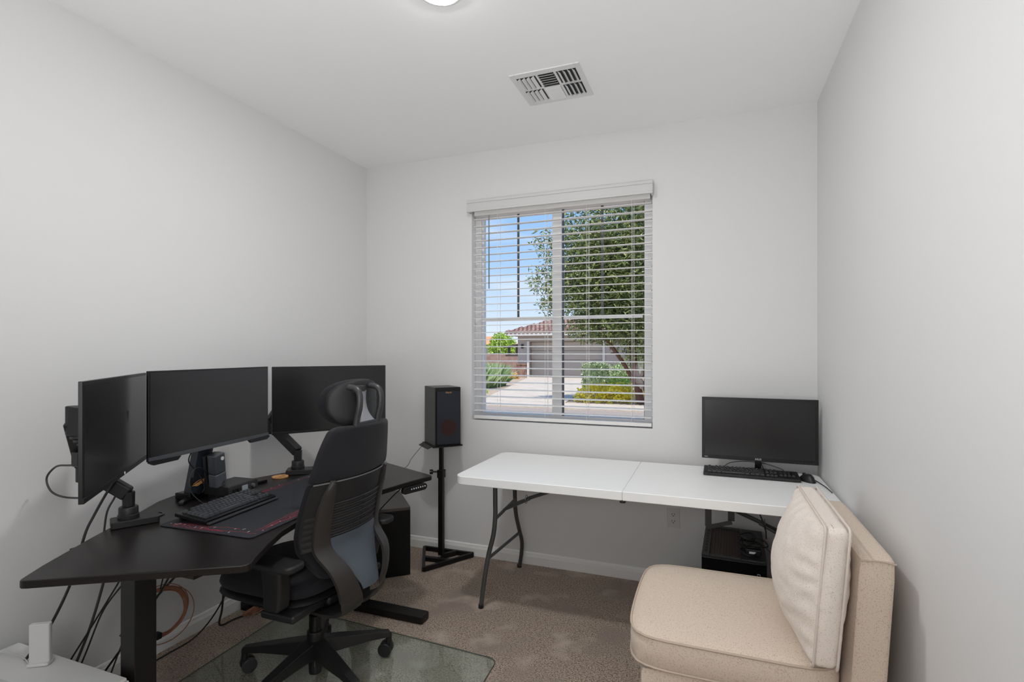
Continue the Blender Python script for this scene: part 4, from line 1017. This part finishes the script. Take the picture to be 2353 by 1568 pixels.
def tiles(x0, x1, y0, z0, rows, slope, m, name, parent, hipl=0, w=.26, dr=.38):
    mb = MB(); dz = dr * math.sin(slope); dy = dr * math.cos(slope)
    for r_ in range(rows):
        a = x0 + hipl * r_ * dy
        nx = int((x1 - a) / w)
        for i in range(nx):
            x = a + i * w + (.5 * w if r_ % 2 else 0); y = y0 + r_ * dy; z = z0 + r_ * dz
            mb.cyl((x, y - .04, z + .05), (x, y + dy, z + dz + .03), .105, .09, seg=8, cap=True)
    return part(name, mb, m, parent, world=True)
tiles(-11.3, -2.6, 28.85, 2.50, 8, R(17), EX['tile'], 'roof_tiles', hs, .75)
tiles(-9.3, -2.6, 32.6, 3.05, 5, R(17), EX['tile'], 'roof_tiles', hs, .5)
part('roof_deck', MB()._add([(-11.3, 28.9, 2.49), (-2.5, 28.9, 2.49), (-2.5, 32.0, 3.36), (-9.0, 32.0, 3.36), (-11.3, 34, 2.49), (-2.5, 34, 2.49)], [(0, 1, 2, 3), (0, 3, 4), (3, 2, 5, 4), (0, 4, 5, 1)]), EX['dkroof'], hs, world=True)
part('gate_lean_to', MB().bb((-12.6, 31.9, 1.10), (-11.4, 33, 1.20)).bb((-12.45, 31.95, 1.2), (-12.3, 32.05, 1.75)).bb((-11.9, 31.95, 1.2), (-11.5, 32.3, 1.75))._add([(-12.7, 31.7, 1.72), (-11.3, 31.7, 1.98), (-11.3, 33, 1.98), (-12.7, 33, 1.72), (-12.7, 31.7, 1.65), (-11.3, 31.7, 1.91), (-11.3, 33, 1.91), (-12.7, 33, 1.65)], [(0, 1, 2, 3), (7, 6, 5, 4), (0, 4, 5, 1), (1, 5, 6, 2), (2, 6, 7, 3), (3, 7, 4, 0)]), EX['dkroof'], hs, world=True)
gw = solo('garden_wall', MB().bb((-30, 36, GZ), (-11, 36.2, 1.25)), EX['block'], 'reddish brown block wall left of the tiled garage', 'wall')
gw['kind'] = 'thing'
fh = thing('house', 'distant house with a bright orange tiled roof', 'house', (-29, 61, GZ))
part('wall', MB().bb((-36, 60, GZ), (-24.4, 66, 2.35)), EX['stucco'], fh, world=True)
part('roof', MB()._add([(-36.5, 59.6, 2.3), (-23.9, 59.6, 2.3), (-25.4, 62.5, 3.4), (-36.5, 62.5, 3.4), (-23.9, 66, 2.3), (-36.5, 66, 2.3)], [(0, 1, 2, 3), (1, 4, 2), (3, 2, 4, 5), (0, 5, 4, 1), (0, 3, 5)]), EX['ftile'], fh, world=True)

def leaves(mb, pts, ln, wd, droop=0, rg=random):
    vs, fs = [], []
    for p in pts:
        d = Vector((rg.gauss(0, 1), rg.gauss(0, 1), rg.gauss(0, .7) - droop)).normalized()
        s_ = d.cross(Vector((rg.gauss(0, 1), rg.gauss(0, 1), rg.gauss(0, 1)))).normalized() * wd * .5
        l = ln * rg.uniform(.6, 1.3); k = len(vs)
        vs += [p, p + d * l * .5 + s_, p + d * l, p + d * l * .5 - s_]; fs.append((k, k + 1, k + 2, k + 3))
    return mb._add(vs, fs)
def blob(c, r, n, rg, shell=.55):
    out = []
    while len(out) < n:
        d = Vector((rg.gauss(0, 1), rg.gauss(0, 1), rg.gauss(0, 1))).normalized() * (shell + (1 - shell) * rg.random()) ** .6
        out.append(Vector((c[0] + d.x * r[0], c[1] + d.y * r[1], c[2] + d.z * r[2])))
    return out
rg = random.Random(21)
tr = thing('tree', 'large leafy tree with reddish trunk filling the right window pane', 'tree', (-1.95, 15.5, GZ))
mk = MB()
mk.tube([(-1.90, 15.5, GZ), (-2.02, 15.5, .55), (-2.12, 15.5, 1.2), (-2.15, 15.5, 2.2), (-2.3, 15.6, 3.6), (-2.2, 15.5, 5.2)], .11, 8)
mk.tube([(-2.0, 15.5, .3), (-2.35, 15.4, 1.0), (-2.85, 15.3, 1.75), (-3.5, 15.3, 2.7), (-4.1, 15.3, 3.6)], .06, 7)
mk.tube([(-2.1, 15.5, 1.3), (-2.7, 15.7, 2.3), (-3.2, 15.7, 3.5), (-3.5, 15.7, 5.0)], .05, 7)
mk.tube([(-2.0, 15.5, .5), (-1.5, 15.6, 1.4), (-1.0, 15.5, 2.6)], .06, 7)
mk.tube([(-1.35, 14.9, GZ), (-1.75, 15.3, .35), (-2.0, 15.5, .6)], .09, 7)
part('trunk', mk, EX['trunk'], tr, world=True)
fo = MB()
for c, r, n in (((-1.3, 15.2, 5.2), (1.3, 1.2, 1.6), 4200), ((-2.0, 15.0, 4.1), (1.6, 1.1, 1.5), 5200), ((-2.9, 15.1, 3.6), (1.3, 1.0, 1.3), 3600), ((-1.6, 15.2, 2.6), (1.4, 1.0, 1.0), 3200), ((-2.6, 15.5, 5.2), (1.9, 1.5, 1.5), 6500), ((-3.4, 15.3, 4.2), (1.35, 1.2, 1.1), 4200), ((-3.3, 15.3, 3.2), (1.45, 1.2, .95), 4600), ((-2.4, 15.4, 2.9), (1.6, 1.3, 1.1), 5200), ((-1.4, 15.6, 3.6), (1.5, 1.4, 1.8), 5200), ((-3.0, 15.3, 2.15), (1.15, 1.0, .55), 2400), ((-1.7, 15.5, 1.8), (1.2, 1.0, .8), 2600), ((-1.2, 15.9, .95), (.9, .8, .8), 1600), ((-4.6, 15.2, 4.7), (.65, .5, .5), 330), ((-4.75, 15.2, 3.6), (.55, .5, .55), 380), ((-4.55, 15.2, 2.85), (.45, .4, .4), 240)):
    leaves(fo, blob(c, r, n, rg, .15), .16, .040, .4, rg)
part('foliage', fo, EX['leaf'], tr, world=True)
def bush(name, label, cat, c, r, n, m, ln, wd, core=True, droop=0, square=False, group=None):
    mb = MB()
    if square:
        pts = [Vector((c[0] + r[0] * rg.uniform(-1, 1), c[1] + r[1] * rg.uniform(-1, 1), c[2] + r[2] * rg.uniform(-1, 1))) for _ in range(n)]
        mb.bb([c[i] - r[i] * .85 for i in range(3)], [c[i] + r[i] * .85 for i in range(3)])
    else: pts = [p for p in blob(c, r, n, rg, .3) if p.z > GZ]
    leaves(mb, pts, ln, wd, droop, rg)
    return solo(name, mb, m, label, cat, group)
bush('hedge_shrub', 'squared green hedge shrub between the driveway and the tree', 'shrub', (-4.07, 19.6, .43), (.47, .45, .54), 2600, EX['leafd'], .10, .05, square=True)
bush('hedge_shrub', 'brighter green rounded shrub right behind the squared hedge', 'shrub', (-3.35, 20.75, .42), (.55, .5, .56), 1800, EX['grass'], .12, .04)
yb = MB(); leaves(yb, [p for c in ((-3.25, 16.4, GZ), (-2.75, 16.6, GZ), (-2.2, 16.2, GZ), (-3.4, 15.8, GZ), (-2.7, 15.8, GZ)) for p in blob(c, (.58, .5, .56), 1300, rg, .5) if p.z > GZ], .08, .06, 0, rg)
solo('flower_bed', yb, EX['yel'], 'bed of bright yellow flowers under the tree', 'flowers', kind='stuff')
bush('lime_shrub', 'lime green leafy shrub among the yellow flowers', 'shrub', (-2.85, 17.75, .15), (.5, .4, .50), 900, EX['lime'], .10, .05)
gs = MB(); vs, fs = [], []
for _ in range(3400):
    x, y = -9.35 + rg.uniform(-.75, .75), 20.6 + rg.uniform(-1.3, 1.3); d = Vector((rg.gauss(0, .32), rg.gauss(0, .3), 1)).normalized(); l = rg.uniform(.6, 1.25); s_ = Vector((.014, rg.uniform(-.01, .01), 0)); k = len(vs); p = Vector((x, y, GZ))
    vs += [p - s_, p + s_, p + d * l * .6 + s_ * .8 + Vector((0, 0, -.02)), p + d * l + Vector((rg.gauss(0, .12), 0, -.12))]; fs.append((k, k + 1, k + 2, k + 3))
solo('ornamental_grass', gs._add(vs, fs), EX['grass'], 'tall feathery green grass clump left of the driveway', 'grass')
bush('low_shrub', 'low lime green plant at the left edge of the driveway', 'shrub', (-8.15, 17.6, GZ + .02), (.50, .4, .28), 900, EX['lime'], .08, .05)
bt_ = bush('tree', 'bushy light green tree behind the reddish brown wall', 'tree', (-19.3, 48, 1.7), (1.5, 1.2, 1.6), 2600, EX['lime'], .30, .16)
bush('orange_flower', 'small orange flower clump beside the garage pillar', 'flowers', (-10.4, 27.6, 0), (.35, .3, .22), 260, mat('orange_flower', (.8, .3, .03), .6, island=(.7, .5, .1)), .10, .06)
bg_ = MB(); leaves(bg_, [p for c in ((3, 30, 1.5), (-1.5, 27, 1.3), (.5, 24, .8)) for p in blob(c, (2.6, 1.5, 2.2), 1800, rg, .3) if p.z > GZ], .30, .12, 0, rg)
solo('hedge_row', bg_, EX['leaf'], 'dark green hedge row glimpsed behind the tree', 'hedge')
